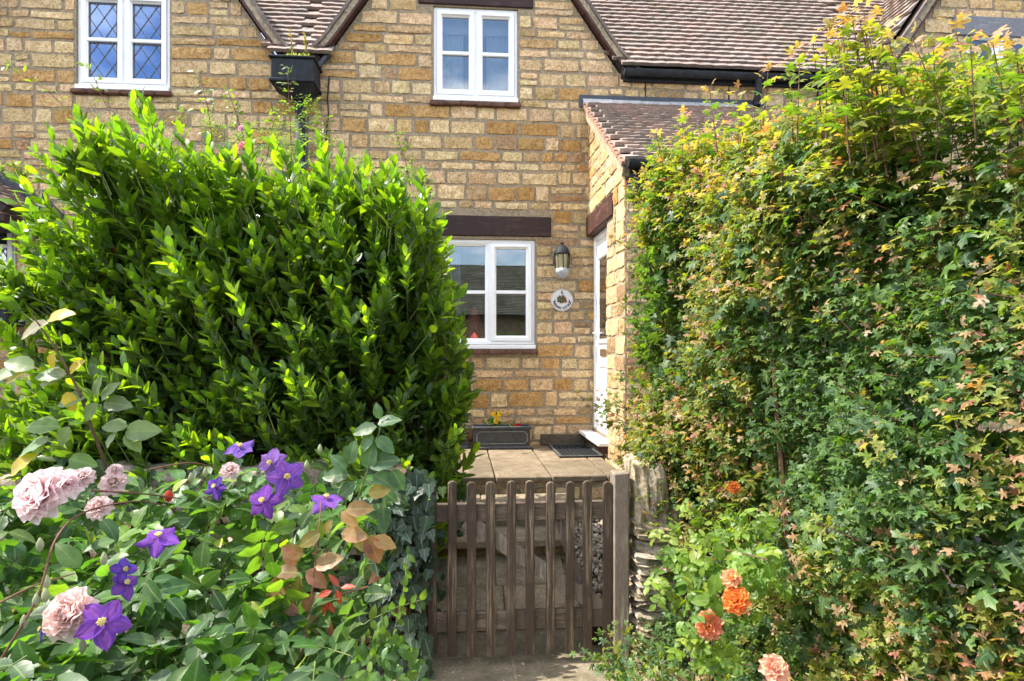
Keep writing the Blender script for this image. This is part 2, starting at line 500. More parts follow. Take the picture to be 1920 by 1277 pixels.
ORANGE_PX = [(703, 50), (667, 75), (787, 103), (750, 117), (648, 112), (640, 193), (783, 200), (1093, 173), (723, 220), (645, 248), (900, 260), (872, 282), (1077, 267),
             (1057, 288), (910, 303), (997, 352), (930, 370), (973, 372), (950, 230), (1033, 232), (800, 233), (1083, 310), (50, 63), (110, 63), (50, 143), (120, 147), (380, 13),
             (390, 97), (450, 100), (443, 83), (380, 158), (440, 158), (487, 160), (27, 272), (37, 190), (1065, 415), (1087, 432), (944, 727), (1052, 727), (893, 741),
             (1003, 761), (1069, 784), (1063, 663), (1047, 683), (620, 135), (590, 330), (600, 200)]
def emit_pieces(pieces, parent, mat, limit, name='stone', rest_name='stonework', smooth=False):
    """pieces: (V, F, tint) in world space. The ones that show largest become objects, the rest one mesh."""
    sc = []
    for i, (V, F, t) in enumerate(pieces):
        c = V.mean(0); p = project(c)[0]
        hid = hidden_px(p[0], p[1]) or c[1] < 0
        ext = np.linalg.norm(V.max(0) - V.min(0)) * FPX / p[2]
        sc.append((1 if hid else 0, -ext, i))
    sc.sort()
    own = [i for h, _, i in sc[:limit] if h == 0]
    ownset = set(own)
    for i in own:
        V, F, t = pieces[i]
        mk(name, (V, F), mat, parent, tint=np.array(t), smooth=smooth, origin=V.mean(0))
    rest = [pieces[i] for i in range(len(pieces)) if i not in ownset]
    if rest:
        V, F = join([(p[0], p[1]) for p in rest])
        T = np.concatenate([np.tile(np.array(p[2])[None, :], (len(p[0]), 1)) for p in rest])
        o = mk(rest_name, (V, F), mat, parent, tint=T, smooth=smooth)
        o['kind'] = 'stuff'
    return len(own)

# openings in the house front: x0, x1, z0, z1
WIN_L = (-3.79, -2.896, 4.345, 5.335)
WIN_M = (-.265, .621, 4.345, 5.335)
WIN_G = (-.165, .805, 1.765, 2.915)
WIN_R = (5.62, 6.5, 4.345, 5.335)
WIN_N = (-5.2, -4.36, 2.5, 3.02)
LIN = [(-.42, .78, 5.345, 5.56), (-3.95, -2.75, 5.345, 5.56), (5.49, 6.7, 5.26, 5.48), (-.34, .97, 2.945, 3.155)]
EAVE = 4.70
GAB = [(-3.345, 1.53), (.16, 1.54), (6.2, 1.54)]
GS = 1.45
def top_at(x):
    z = EAVE
    for c, hw in GAB:
        z = max(z, EAVE + (hw - abs(x - c)) * GS)
    return z
BASE = .42
def facade_spans(z, xa, xb):
    """stretches of wall at height z between xa and xb"""
    sp = [(xa, xb)]
    if z > EAVE:
        sp = []
        for c, hw in GAB:
            w = hw - (z - EAVE) / GS - .03
            if w > .05: sp.append((max(xa, c - w), min(xb, c + w)))
        sp = [s for s in sp if s[1] > s[0]]
    cuts = []
    for o in (WIN_L, WIN_M, WIN_G, WIN_R, WIN_N):
        if o[2] - .055 < z < o[3] + .005: cuts.append((o[0] - .012, o[1] + .012))
    for o in LIN:
        if o[2] - .01 < z < o[3] + .01: cuts.append((o[0] - .012, o[1] + .012))
    out = []
    for s in sp: out += subtract(s, cuts)
    return out
def facade_pieces(xa, xb, levels):
    P = []
    for z, h in levels:
        for a, w in fill_course(z, h, facade_spans(z + h / 2, xa, xb), .13, .43):
            # rubble: a tall stone may be replaced by two thin ones, beds wander a little
            bits = [(a, w, 0, h)]
            r = random.random()
            if h > .118 and r < .1:
                k = random.uniform(.4, .6); bits = [(a, w, 0, h * k - .005), (a + random.uniform(0, .01), w - .01, h * k + .005, h * (1 - k) - .005)]
            elif w > .3 and r > .82:
                k = random.uniform(.35, .65); bits = [(a, w * k - .006, 0, h), (a + w * k + .006, w * (1 - k) - .006, 0, h * random.uniform(.85, 1))]
            for xx, ww, dz, hh in bits:
                zz = z + dz + .007 * math.sin(xx * 2.1 + z * 5) + random.uniform(-.004, .004)
                V, F = stone_geo(ww * random.uniform(.96, 1.0), hh * random.uniform(.92, 1.02), .008 + random.uniform(-.004, .006))
                t_ = random.uniform(-.02, .02)
                V[:, 2] += V[:, 0] * t_
                P.append([V + np.array([xx + ww / 2, FY, zz]), F, stone_col()])
    return P
def wall_core(xa, xb, y0, y1):
    """mortar backing with real openings"""
    xs = {xa, xb}
    for o in (WIN_L, WIN_M, WIN_G, WIN_R, WIN_N):
        for x in o[:2]:
            if xa < x < xb: xs.add(x)
    for c, hw in GAB:
        for x in (c - hw, c, c + hw):
            if xa < x < xb: xs.add(x)
    xs = sorted(xs); parts = []
    for a, b in zip(xs[:-1], xs[1:]):
        m = (a + b) / 2
        cuts = sorted((o[2], o[3]) for o in (WIN_L, WIN_M, WIN_G, WIN_R, WIN_N) if o[0] < m < o[1])
        z = BASE - .5
        for c0, c1 in cuts:
            parts.append(box(a, b, y0, y1, z, c0)); z = c1
        za, zb = top_at(a + 1e-6), top_at(b - 1e-6)
        V, F = box(a, b, y0, y1, z, 0)
        V[4][2] = V[6][2] = za; V[5][2] = V[7][2] = zb
        parts.append((V, F))
    return join(parts)

LEVELS = courses(BASE, 7.0)
SPLIT = -1.6
SPLIT_R = 4.66
left_c = thing('stone_cottage', (-3.6, FY, BASE), 'honey stone cottage at left with blue reflecting diamond leaded upstairs window', 'house')
main_c = thing('stone_cottage', (.2, FY, BASE), 'honey stone cottage in the middle with white door, porch and steep gable', 'house')
right_c = thing('stone_cottage', (6.2, FY, BASE), 'honey stone cottage gable at top right with silvery timber lintel', 'house')
for root, xa, xb, lim in ((left_c, -6.4, SPLIT, 280), (main_c, SPLIT, SPLIT_R, 300), (right_c, SPLIT_R, 9.0, 60)):
    core = mk('wall', wall_core(xa, xb, FY, FY + .32), M_MORTAR, root)
    P = facade_pieces(xa + .006, xb - .006, LEVELS)
    for p in P:
        q = project(p[0].mean(0))[0]
        r = project(p[0])
        for (u, v) in ORANGE_PX:
            if r[:, 0].min() < u < r[:, 0].max() and r[:, 1].min() < v < r[:, 1].max():
                p[2] = random.choice(ORANGE)
    if root is main_c:
        main_pieces, main_wall = P, core
    else:
        emit_pieces(P, core, M_STONE, lim)

# ------------------------------------------------------------------ roofs
TILE_COLS = [(.275, .21, .18), (.295, .225, .195), (.25, .2, .175), (.305, .22, .185), (.235, .19, .165)]
def tile_geo():
    xs = np.array([-.0823, -.03, .03, .0823]); cam_ = .004 * (1 - (xs / .0823) ** 2) + np.random.default_rng(random.randint(0, 9999)).uniform(-.0025, .0025, 4)
    V = []
    for x, c in zip(xs, cam_): V.append((x, 0, .038 + c))
    for x, c in zip(xs, cam_): V.append((x, .21, -.012 + c))
    for x, c in zip(xs, cam_): V.append((x, .006, .0 + c * .3))
    F = [(i, i + 1, i + 5, i + 4) for i in range(3)] + [(8 + i, 8 + i + 1, i + 1, i) for i in range(3)] + [(0, 4, 8), (3, 11, 7)]
    return np.array(V), F
TILE_VARS = [tile_geo() for _ in range(6)]
def tile_field(origin, a, b, n, w, rows, clip=None, expo=.1, first=0, jt=1.0):
    """tiles on a slope: a along the eaves, b up the slope, n outwards"""
    origin, a, b, n = (np.asarray(x, float) for x in (origin, a, b, n))
    out = []
    for r in range(rows):
        off = .0825 if (r + first) % 2 else 0
        k = 0
        while True:
            x = off + k * .165 + .0825; k += 1
            if x > w + .09: break
            pos = origin + a * x + b * (r * expo)
            if clip and not clip(pos): continue
            V, F = random.choice(TILE_VARS)
            t = R(random.uniform(-.6, .6)) * jt; tl = random.uniform(-.002, .003) * jt
            if random.random() < .025: t += R(random.choice((-2.2, 2.2))); pos = pos - b * random.uniform(.008, .022); tl += .004
            A = a * math.cos(t) + b * math.sin(t); B = -a * math.sin(t) + b * math.cos(t)
            W = pos + V[:, :1] * A + V[:, 1:2] * B + (V[:, 2:] + tl * (1 - V[:, 1:2] / .2)) * n
            c = random.choice(TILE_COLS); kk = random.uniform(.88, 1.12)
            out.append([W, F, tuple(q * kk for q in c)])
    return out
PITCH = R(50)
rb = np.array([0, math.cos(PITCH), math.sin(PITCH)]); rn = np.array([0, -math.sin(PITCH), math.cos(PITCH)])
EY, EZ = FY - .13, EAVE + .03
def gable_clip(lo, hi, clear=True):
    def f(p):
        x, y, z = p
        if not (lo <= x <= hi): return False
        for c, hw in GAB:
            if z < EAVE + (hw - abs(x - c)) * GS - .05: return False
        return True
    return f
def roof_slab(x0, x1, up):
    """underlay of the main roof: starts at the eaves between the gables, behind the wall where a gable stands"""
    cuts = sorted((max(x0, c - hw - .02), min(x1, c + hw + .02)) for c, hw in GAB if c + hw > x0 and c - hw < x1)
    spans, x = [], x0
    for a, b in cuts:
        if a > x: spans.append((x, a, 0))
        spans.append((max(a, x), b, .75)); x = b
    if x < x1: spans.append((x, x1, 0))
    parts = []
    for a, b, t0 in spans:
        P0 = np.array([0, EY, EZ]) - rn * .035
        q = [P0 + rb * t0, P0 + rb * up, P0 + rb * up - rn * .12, P0 + rb * t0 - rn * .12]
        V = [(xx, p[1], p[2]) for xx in (a, b) for p in q]
        parts.append((np.array(V), [(0, 1, 5, 4), (1, 2, 6, 5), (2, 3, 7, 6), (3, 0, 4, 7), (0, 3, 2, 1), (4, 5, 6, 7)]))
    return join(parts)
M_UNDER = mat_plain('roof underlay', (.05, .04, .035), .9, 20, .3, 0, .1)
ROWS = 36
for root, lo, hi, lim in ((left_c, -5.2, SPLIT, 60), (main_c, SPLIT, SPLIT_R, 300), (right_c, SPLIT_R, 8.2, 40)):
    slab = mk('roof', roof_slab(lo, hi, 3.6), M_UNDER, root)
    tiles = tile_field((lo, EY, EZ), (1, 0, 0), rb, rn, hi - lo, ROWS, gable_clip(lo, hi))
    if root is main_c: main_tiles, main_roof = tiles, slab
    else: emit_pieces(tiles, slab, M_TILE, lim, 'tile', 'tiling', smooth=False)

def gable_roof(root, c, hw, show_left):
    """two steep slopes running back into the main roof, with verge"""
    g = math.atan(GS); over = .05
    apex = EAVE + hw * GS
    depth = (apex - EAVE) / math.tan(PITCH) + .3
    parts = []
    for s in (-1, 1):
        x0, z0 = c + s * (hw + .02), EAVE - .03 + .05
        x1, z1 = c, apex + .05
        off = np.array([s * math.sin(g), 0, math.cos(g)]) * .1
        q = [np.array([x0, 0, z0]), np.array([x1, 0, z1]), np.array([x1, 0, z1 + .1 / math.cos(g) * .999]), np.array([x0, 0, z0]) + off]
        back0, back1 = FY + .35, FY + depth
        V = [(p[0], FY - over + .012, p[2]) for p in q] + [(p[0], (back0 if i in (0, 3) else back1), p[2]) for i, p in enumerate(q)]
        parts.append((np.array(V), [(0, 1, 2, 3), (7, 6, 5, 4), (0, 4, 5, 1), (3, 2, 6, 7), (0, 3, 7, 4), (1, 5, 6, 2)]))
    slab = mk('gable_roof', join(parts), M_UNDER, root)
    # verge: undercloak strip, cement fillet and tile edges, each stepped along the slope
    for s in (-1, 1):
        d = np.array([-s * math.cos(g), 0, math.sin(g)]); n = np.array([s * math.sin(g), 0, math.cos(g)])
        L = hw / math.cos(g)
        foot = np.array([c + s * (hw + .05), 0, EAVE - .04])
        def strip(t0, t1, n0, n1, y0, y1):
            # slight bell-cast at the foot
            def pt(t, k):
                kick = max(0, .35 - t) ** 2 * .55
                p = foot + d * t + n * (k) + np.array([s * kick, 0, 0])
                return p
            A, B, C, D = pt(t0, n0), pt(t1, n0), pt(t1, n1), pt(t0, n1)
            V = [(p[0], y, p[2]) for y in (y0, y1) for p in (A, B, C, D)]
            return np.array(V), [(0, 1, 2, 3), (7, 6, 5, 4), (0, 4, 5, 1), (1, 5, 6, 2), (2, 6, 7, 3), (3, 7, 4, 0)]
        uc, fl = [], []
        t = 0
        while t < L:
            l = random.uniform(.2, .28)
            uc.append(strip(t, min(L, t + l - .004), .0 + random.uniform(-.004, .004), .022, FY - over - random.uniform(.035, .05), FY + .01)); t += l
        t = 0
        while t < L:
            l = .12
            fl.append(strip(t, min(L, t + l), .022, .085 + random.uniform(-.006, .006), FY - over - .02 - random.uniform(0, .008), FY + .01)); t += l
        mk('undercloak', join(uc), M_LINTELY, slab)
        mk('verge_mortar', join(fl), M_VMORTAR, slab)
        t = 0; k = 0
        while t < L:
            V, F = strip(t, min(L, t + .104), .083, .083 + .03 + random.uniform(-.004, .004), FY - over - .045 - random.uniform(0, .01), FY + .03)
            tv = random.choice(TILE_COLS)
            p = project(V.mean(0))[0]
            if p[1] > -20 and -20 < p[0] < 1940:
                mk('verge_tile', (V, F), M_TILE, slab, tint=np.array(tv) * .6)
            t += .1; k += 1
    if show_left:
        s = -1
        b2 = np.array([math.cos(g), 0, math.sin(g)]); n2 = np.array([-math.sin(g), 0, math.cos(g)])
        org = np.array([c - hw - .06, FY - over, EAVE + .03]) + n2 * .13
        def cl(p): return p[1] < FY + .25 + (p[2] - EAVE) / math.tan(PITCH) + .1
        tl = tile_field(org, (0, 1, 0), b2, n2, 2.6, 26, cl)
        # eaves run away from the viewer: flip so that tails face down the slope
        emit_pieces(tl, slab, M_TILE, 60, 'tile', 'tiling', smooth=False)
for root, (c, hw), sl in ((left_c, GAB[0], False), (main_c, GAB[1], False), (right_c, GAB[2], True)):
    gable_roof(root, c, hw, sl)

# ------------------------------------------------------------------ lintels, windows, rooms
def lintel(root, l, mat, name='lintel'):
    mk(name, cbox(l[0], l[1], FY - .022, FY + .1, l[2], l[3], .008, .003), mat, root)
lintel(main_c, LIN[0], M_LINTEL); lintel(left_c, LIN[1], M_LINTEL); lintel(right_c, LIN[2], M_GREYOAK); lintel(main_c, LIN[3], M_LINTEL)

def frame_ring(x0, x1, z0, z1, y0, y1, t, bev=.012):
    """mitred frame with a bevelled inner edge"""
    V, F = [], []
    for (yy, ins) in ((y1, 0), (y0, 0.004), (y0, t - bev), (y0 + bev, t), (y1, t)):
        V += [(x0 + ins, yy, z0 + ins), (x1 - ins, yy, z0 + ins), (x1 - ins, yy, z1 - ins), (x0 + ins, yy, z1 - ins)]
    for r in range(4):
        for k in range(4):
            k2 = (k + 1) % 4
            F.append((r * 4 + k, r * 4 + k2, (r + 1) * 4 + k2, (r + 1) * 4 + k))
    return np.array(V), F
def window(root, o, split=None, leaded=False, curtain='none', glass=None, opening=(True, True), vents=True, depth=.03, bar=.5):
    x0, x1, z0, z1 = o
    y = FY + depth
    glass = glass or M_GLASS
    sillh = .045
    fr = [frame_ring(x0, x1, z0 + sillh, z1, y, y + .07, .045)]
    xm = split if split is not None else (x0 + x1) / 2
    fr.append(cbox(xm - .022, xm + .022, y + .004, y + .07, z0 + sillh + .04, z1 - .04, .004))
    W = mk('window', join(fr), M_WHITE, root)
    mk('cill', cbox(x0 - .0, x1 + .0, FY - .035, y + .06, z0 - .004, z0 + sillh - .002, .006), M_WHITE, W)
    st = []
    nt_ = 6
    for k in range(nt_):
        a, b = x0 - .03 + (x1 - x0 + .06) * k / nt_, x0 - .03 + (x1 - x0 + .06) * (k + 1) / nt_ - .004
        dz = random.uniform(-.004, .004)
        st.append(cbox(a, b, FY - .055 - random.uniform(0, .008), FY + .05, z0 - .052 + dz, z0 - .008 + dz * .5, .008, .003))
    for s_ in st: mk('sill_tile', s_, M_SILLTILE, W)
    for k, (a, b) in enumerate(((x0 + .038, xm - .014), (xm + .014, x1 - .038))):
        c0, c1 = z0 + sillh + .036, z1 - .038
        t = .058 if opening[k] else .03
        yo = y - .018 if opening[k] else y + .012
        sash = mk('casement', frame_ring(a, b, c0, c1, yo, yo + .07, t, .02), M_WHITE, W)
        gi0, gi1, gz0, gz1 = a + t, b - t, c0 + t, c1 - t
        zb = gz0 + (gz1 - gz0) * bar
        mk('glazing_bar', cbox(gi0 - .006, gi1 + .006, yo + .008, yo + .06, zb - .018, zb + .018, .006), M_WHITE, W)
        gy = yo + .035
        for (q0, q1) in ((gz0 - .004, zb - .014), (zb + .014, gz1 + .004)):
            mk('pane', box(gi0 - .004, gi1 + .004, gy, gy + .004, q0, q1), glass, W)
            if leaded:
                parts = []
                w_, h_ = gi1 - gi0, q1 - q0
                dx = w_ / 1.5; dz = dx * 1.45
                m0 = .012
                def seg(p, q):
                    p, q = np.array(p, float), np.array(q, float)
                    d = (q - p) / (np.linalg.norm(q - p) + 1e-9); nn = np.array([-d[1], d[0]]) * .004
                    V = [(r[0], yy, r[1]) for yy in (gy - .004, gy - .0005) for r in (p - nn, q - nn, q + nn, p + nn)]
                    parts.append((np.array(V), [(0, 1, 2, 3), (7, 6, 5, 4), (0, 4, 5, 1), (1, 5, 6, 2), (2, 6, 7, 3), (3, 7, 4, 0)]))
                for sgn in (1, -1):
                    for kk in range(-6, 9):
                        # line x = kk*dx/1 + sgn * (z) * dx/dz
                        pts = []
                        xa_ = gi0 + kk * dx * .8
                        za, zc = q0, q1
                        pa = (xa_, za); pb = (xa_ + sgn * (zc - za) * dx / dz, zc)
                        # clip to gi0..gi1
                        (ax, az), (bx, bz) = pa, pb
                        if ax > bx: ax, az, bx, bz = bx, bz, ax, az
                        if bx <= gi0 or ax >= gi1 or abs(bx - ax) < 1e-6: continue
                        if ax < gi0: az += (bz - az) * (gi0 - ax) / (bx - ax); ax = gi0
                        if bx > gi1: bz = az + (bz - az) * (gi1 - ax) / (bx - ax); bx = gi1
                        if math.hypot(bx - ax, bz - az) > .02: seg((ax, az), (bx, bz))
                for p, q in (((gi0 + m0, q0), (gi0 + m0, q1)), ((gi1 - m0, q0), (gi1 - m0, q1)), ((gi0, q1 - m0 - .006), (gi1, q1 - m0 - .006))): seg(p, q)
                mk('leading', join(parts), M_LEADCAME, W)
        if vents and opening[k]:
            mk('trickle_vent', cbox(a + t * .9, b - t * .9, yo - .012, yo + .004, c1 - .043, c1 - .026, .004), M_WHITE, W)
    return W
wl_ = window(left_c, WIN_L, leaded=True, glass=M_GLASSB)
wm_ = window(main_c, WIN_M, glass=M_GLASS)
wg_ = window(main_c, WIN_G, split=.322, opening=(False, True))
wr_ = window(right_c, WIN_R)
wn_ = window(left_c, WIN_N, leaded=True, vents=False)
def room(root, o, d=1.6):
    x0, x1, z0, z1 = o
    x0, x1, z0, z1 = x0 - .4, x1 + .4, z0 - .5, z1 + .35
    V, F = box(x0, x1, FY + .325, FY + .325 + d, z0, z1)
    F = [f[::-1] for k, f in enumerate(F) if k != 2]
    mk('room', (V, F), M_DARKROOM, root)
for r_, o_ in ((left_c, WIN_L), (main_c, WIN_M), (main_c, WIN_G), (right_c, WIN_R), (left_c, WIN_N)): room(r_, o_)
def drape(root, x0, x1, z0, z1, y, folds=7, amp=.02, slant=0):
    n = folds * 6
    V, F = [], []
    for j in range(2):
        for i in range(n + 1):
            f = i / n
            V.append((x0 + (x1 - x0) * f + (slant * (1 - j)) * f, y + amp * math.sin(f * folds * 2 * math.pi), z1 if j else z0))
    for i in range(n): F.append((i, i + 1, n + 2 + i, n + 1 + i))
    return mk('curtain', (np.array(V), F), M_CURTAIN, root, smooth=True)
drape(wm_, -.22, .05, 4.35, 5.3, FY + .2, 5, .012); drape(wm_, .3, .58, 4.35, 5.3, FY + .2, 5, .012, .08)
mk('blind', cbox(-.24, .6, FY + .16, FY + .18, 5.12, 5.3, .004), M_CURTAIN, wm_)
drape(wl_, -3.74, -3.62, 4.38, 5.3, FY + .16, 3)
drape(wg_, -.13, .02, 1.8, 2.88, FY + .2, 3)

# ornament on the inner sill
def mat_brick(name):
    m, nt, b, o = new_mat(name)
    tcd = nd(nt, 'ShaderNodeTexCoord')
    br = nd(nt, 'ShaderNodeTexBrick'); br.inputs['Scale'].default_value = 14
    br.inputs['Color1'].default_value = (.7, .1, .06, 1); br.inputs['Color2'].default_value = (.8, .15, .09, 1); br.inputs['Mortar'].default_value = (.12, .03, .02, 1)
    nt.links.new(tcd.outputs['Object'], br.inputs['Vector']); nt.links.new(br.outputs[0], b.inputs['Base Color'])
    b.inputs['Roughness'].default_value = .5
    return m
M_REDORN = mat_brick('red glazed wicker')
orn = mk('red_ornament', lathe([(.0, 0), (.11, 0), (.105, .06), (.09, .16), (.075, .26), (.06, .31), (.045, .33), (.05, .36), (.035, .4), (0, .42)], (.165, FY + .17, 1.8), 20), M_REDORN, smooth=True)
tag(orn, 'red tapering ornament standing inside the ground floor window', 'ornament')
mk('window_board', cbox(-.16, .8, FY + .11, FY + .34, 1.76, 1.797, .004), M_WHITE, wg_)

# ------------------------------------------------------------------ porch of the middle cottage
PX, PXR, PFY = 1.37, 3.2, 5.19
EAVEP_Y, EAVEP_Z, TOPP_Z = 5.06, 3.27, 4.37
pw = [box(PX, PX + .28, PFY, 5.84, .3, 3.3), box(PX, PX + .28, 5.8405, FY, .3, .86), box(PX, PX + .28, 5.8405, FY, 3.16, 3.3),
      box(PX + .2805, PXR, PFY, PFY + .28, .3, 3.25)]
tri = hull([(x, y, z) for x in (PX, PX + .28) for (y, z) in ((PFY, 3.3), (FY, 3.3), (FY, 4.25), (PFY, 3.31))])
pw.append(tri)
pw.append(box(PXR - .28, PXR, PFY + .281, FY, .3, 3.3))
porch_wall = mk('porch_wall', join(pw), M_PORCHM, main_c)
side = []
for z, h in courses(.5, 4.2, (.09, .11, .13, .15)):
    zz = z + h / 2
    yb = FY - .02
    ya = PFY if zz < 3.3 else PFY + (zz - 3.3) / (4.2 - 3.3) * (FY - PFY) + .1
    sp = [(ya, yb)]
    if .84 < zz < 2.96: sp = subtract((ya, yb), [(5.83, FY + 1)])
    if 2.9 < zz < 3.17: sp = subtract(sp[0], [(5.57, FY + 1)])
    for a, b in sp:
        for yy, w in fill_course(z, h, [(a, b)], .12, .34):
            V, F = stone_geo(w, h * random.uniform(.96, 1.06), .007 + random.uniform(-.003, .006), .009)
            # turn the frame: along -> y, outwards -> -x
            W = np.stack([PX + V[:, 1], yy + w / 2 - V[:, 0], z + V[:, 2]], 1)
            side.append([W, F, stone_col()])
for z, h in courses(.5, 3.1, (.09, .11, .13, .15)):
    for xx, w in fill_course(z, h, [(PX + .01, PXR)], .14, .36):
        V, F = stone_geo(w, h * .97, .012, .006)
        side.append([V + np.array([xx + w / 2, PFY, z]), F, stone_col()])
n_side = emit_pieces(side, porch_wall, M_STONE, 70)
emit_pieces(main_pieces, main_wall, M_STONE, 300 - n_side)
# timber lintel over the door
mk('lintel', cbox(PX - .025, PX + .2, 5.585, FY - .003, 2.948, 3.155, .008, .003), M_LINTELY, main_c)
# door
dr = mk('door', join([(lambda VF: (np.stack([VF[0][:, 1], VF[0][:, 0], VF[0][:, 2]], 1), [f[::-1] for f in VF[1]]))(frame_ring(5.845, 6.69, .9, 2.945, 0, .08, .06))]), M_WHITE, main_c)
for_v = np.array([PX + .055, 0, 0])
dr.location = dr.location + Vector(for_v); WL[dr.name] = WL[dr.name] + for_v
leafx = PX + .072
leaf = mk('door_leaf', cbox(leafx, leafx + .05, 5.907, 6.628, .93, 2.882, .005), M_WHITE, dr)
for (a, b, z0, z1) in ((5.99, 6.545, 1.82, 2.72), (5.99, 6.545, 1.08, 1.62)):
    VF = frame_ring(a, b, z0, z1, 0, .02, .045, .015)
    V = np.stack([leafx - .016 + VF[0][:, 1], VF[0][:, 0], VF[0][:, 2]], 1)
    mk('moulding', (V, [f[::-1] for f in VF[1]]), M_WHITE, dr)
mk('pane', box(leafx - .004, leafx - .001, 6.033, 6.502, 1.863, 2.677), M_GLASS, dr)
mk('letter_box', cbox(leafx - .016, leafx + .0, 6.13, 6.40, 1.69, 1.765, .006), M_BRASS, dr)
mk('door_handle', join([cbox(leafx - .012, leafx, 6.555, 6.59, 1.78, 1.99, .004), tube([(leafx - .01, 6.572, 1.93), (leafx - .045, 6.572, 1.93), (leafx - .05, 6.5, 1.928)], .009, 8)]), M_WHITE, dr)
mk('door_sill', cbox(PX - .1, PX + .12, 5.76, 6.69, .87, .905, .006), M_WHITE, dr)
mk('threshold', cbox(PX + .03, PX + .15, 5.85, 6.685, .906, .93, .004), M_BRASS, dr)
mk('sub_sill', cbox(PX - .05, PX + .1, 5.78, 6.69, .8, .868, .006), M_LINTELY, dr)
# lean-to roof
pl = math.hypot(FY - EAVEP_Y, TOPP_Z - EAVEP_Z)
pb = np.array([0, (FY - EAVEP_Y) / pl, (TOPP_Z - EAVEP_Z) / pl]); pn = np.array([0, -pb[2], pb[1]])
o0 = np.array([0, EAVEP_Y, EAVEP_Z])
q = [o0 - pn * .03, o0 + pb * (pl - .02) - pn * .03, o0 + pb * (pl - .02) - pn * .09, o0 - pn * .09]
V = [(x, p[1], p[2]) for x in (PX - .02, PXR + .05) for p in q]
proof = mk('porch_roof', (np.array(V), [(0, 1, 5, 4), (1, 2, 6, 5), (2, 3, 7, 6), (3, 0, 4, 7), (0, 3, 2, 1), (4, 5, 6, 7)]), M_UNDER, main_c)
ptiles = tile_field((PX - .045, EAVEP_Y - .03, EAVEP_Z), (1, 0, 0), pb, pn, PXR - PX + .1, 19, None, .1, 0, .4)
for t_ in ptiles: t_[2] = tuple(np.array(t_[2]) * 1.1)
n_pt = emit_pieces(ptiles, proof, M_TILE, 110, 'tile', 'tiling', smooth=False)
emit_pieces(main_tiles, main_roof, M_TILE, 300 - n_pt, 'tile', 'tiling', smooth=False)
vm = []
k = 0
while k * .1 < pl - .05:
    a = o0 + pb * (k * .1 - .02); b_ = o0 + pb * (k * .1 + .088)
    q = [a - pn * .02, b_ - pn * .035, b_ + pn * .0, a + pn * .012]
    V = [(x, p[1], p[2]) for x in (PX - .062 - random.uniform(0, .008), PX - .03) for p in q]
    mk('verge_tile', (np.array(V), [(0, 1, 5, 4), (1, 2, 6, 5), (2, 3, 7, 6), (3, 0, 4, 7), (0, 3, 2, 1), (4, 5, 6, 7)]), M_TILE, proof, tint=np.array((.36, .2, .14)) * random.uniform(.85, 1.15))
    k += 1
q = [o0 - pn * .12, o0 + pb * pl - pn * .12, o0 + pb * pl - pn * .045, o0 - pn * .04]
V = [(x, p[1], p[2]) for x in (PX - .045, PX + .02) for p in q]
mk('verge_mortar', (np.array(V), [(0, 1, 5, 4), (1, 2, 6, 5), (2, 3, 7, 6), (3, 0, 4, 7), (0, 3, 2, 1), (4, 5, 6, 7)]), M_VMORTAR, proof)
# flashing at the wall: dark upstand and pale mortared ridge
mk('flashing', cbox(PX - .1, PXR + .1, FY - .02, FY + .01, TOPP_Z - .05, TOPP_Z + .085, .004, .002), M_LEADD, proof)
seg_x = np.linspace(PX - .06, PXR, 7)
for a, b in zip(seg_x[:-1], seg_x[1:]):
    p0 = o0 + pb * (pl - .10); p1 = o0 + pb * (pl - .005)
    dz = random.uniform(0, .01)
    mk('ridge_lead', hull([(x, p[1], p[2] + dz2) for x in (a, b - .004) for p, dz2 in ((p0, .022 + dz), (p0 - pn * .03, .0), (p1, .05 + dz), (p1, -.02))]), M_PALELEAD, proof)
# gutters
def gutter(root, x0, x1, y, z, r=.056):
    n = 10; V, F = [], []
    prof = [(r * math.cos(math.pi + math.pi * k / n), r * math.sin(math.pi + math.pi * k / n)) for k in range(n + 1)]
    prof2 = [((r - .005) * math.cos(2 * math.pi - math.pi * k / n), (r - .005) * math.sin(2 * math.pi - math.pi * k / n)) for k in range(n + 1)]
    pr = prof + prof2
    for x in (x0, x1):
        for a, b in pr: V.append((x, y + a, z + b))
    m = len(pr)
    for k in range(m): F.append((k, (k + 1) % m, m + (k + 1) % m, m + k))
    cap = [tuple(range(n + 1)), tuple(m + i for i in range(n + 1))[::-1]]
    g = mk('gutter', (np.array(V), F + cap), M_BLACK, root, smooth=False)
    xx = x0 + .02
    while xx < x1:
        ring = [( (r + .004) * math.cos(math.pi + math.pi * k / n), (r + .004) * math.sin(math.pi + math.pi * k / n)) for k in range(n + 1)]
        V2 = [(xw, y + a, z + b) for xw in (xx, xx + .03) for a, b in ring]
        mk('gutter_bracket', (np.array(V2), [(k, k + 1, n + 2 + k, n + 1 + k) for k in range(n)] ), M_BLACK, g)
        xx += .62
    return g
gutter(main_c, PX - .03, PXR + .05, EAVEP_Y - .06, EAVEP_Z - .01)
mk('fascia', cbox(PX + .02, PXR, EAVEP_Y + .0, PFY - .004, EAVEP_Z - .27, EAVEP_Z - .09, .004), M_BLACK, main_c)
gm = gutter(main_c, 1.72, 4.62, FY - .13, EAVE - .02)
mk('fascia', cbox(1.74, 4.6, FY - .06, FY - .01, EAVE - .1, EAVE + .02, .004), M_BLACK, main_c)
dpx = at(1412, 160, FY)[0]
mk('downpipe', tube([(dpx, FY - .13, EAVE - .06), (dpx, FY - .13, EAVE - .2), (dpx, FY - .07, EAVE - .32), (dpx, FY - .07, 4.44), (dpx, FY - .1, 4.36)], .036, 10), M_BLACK, main_c)
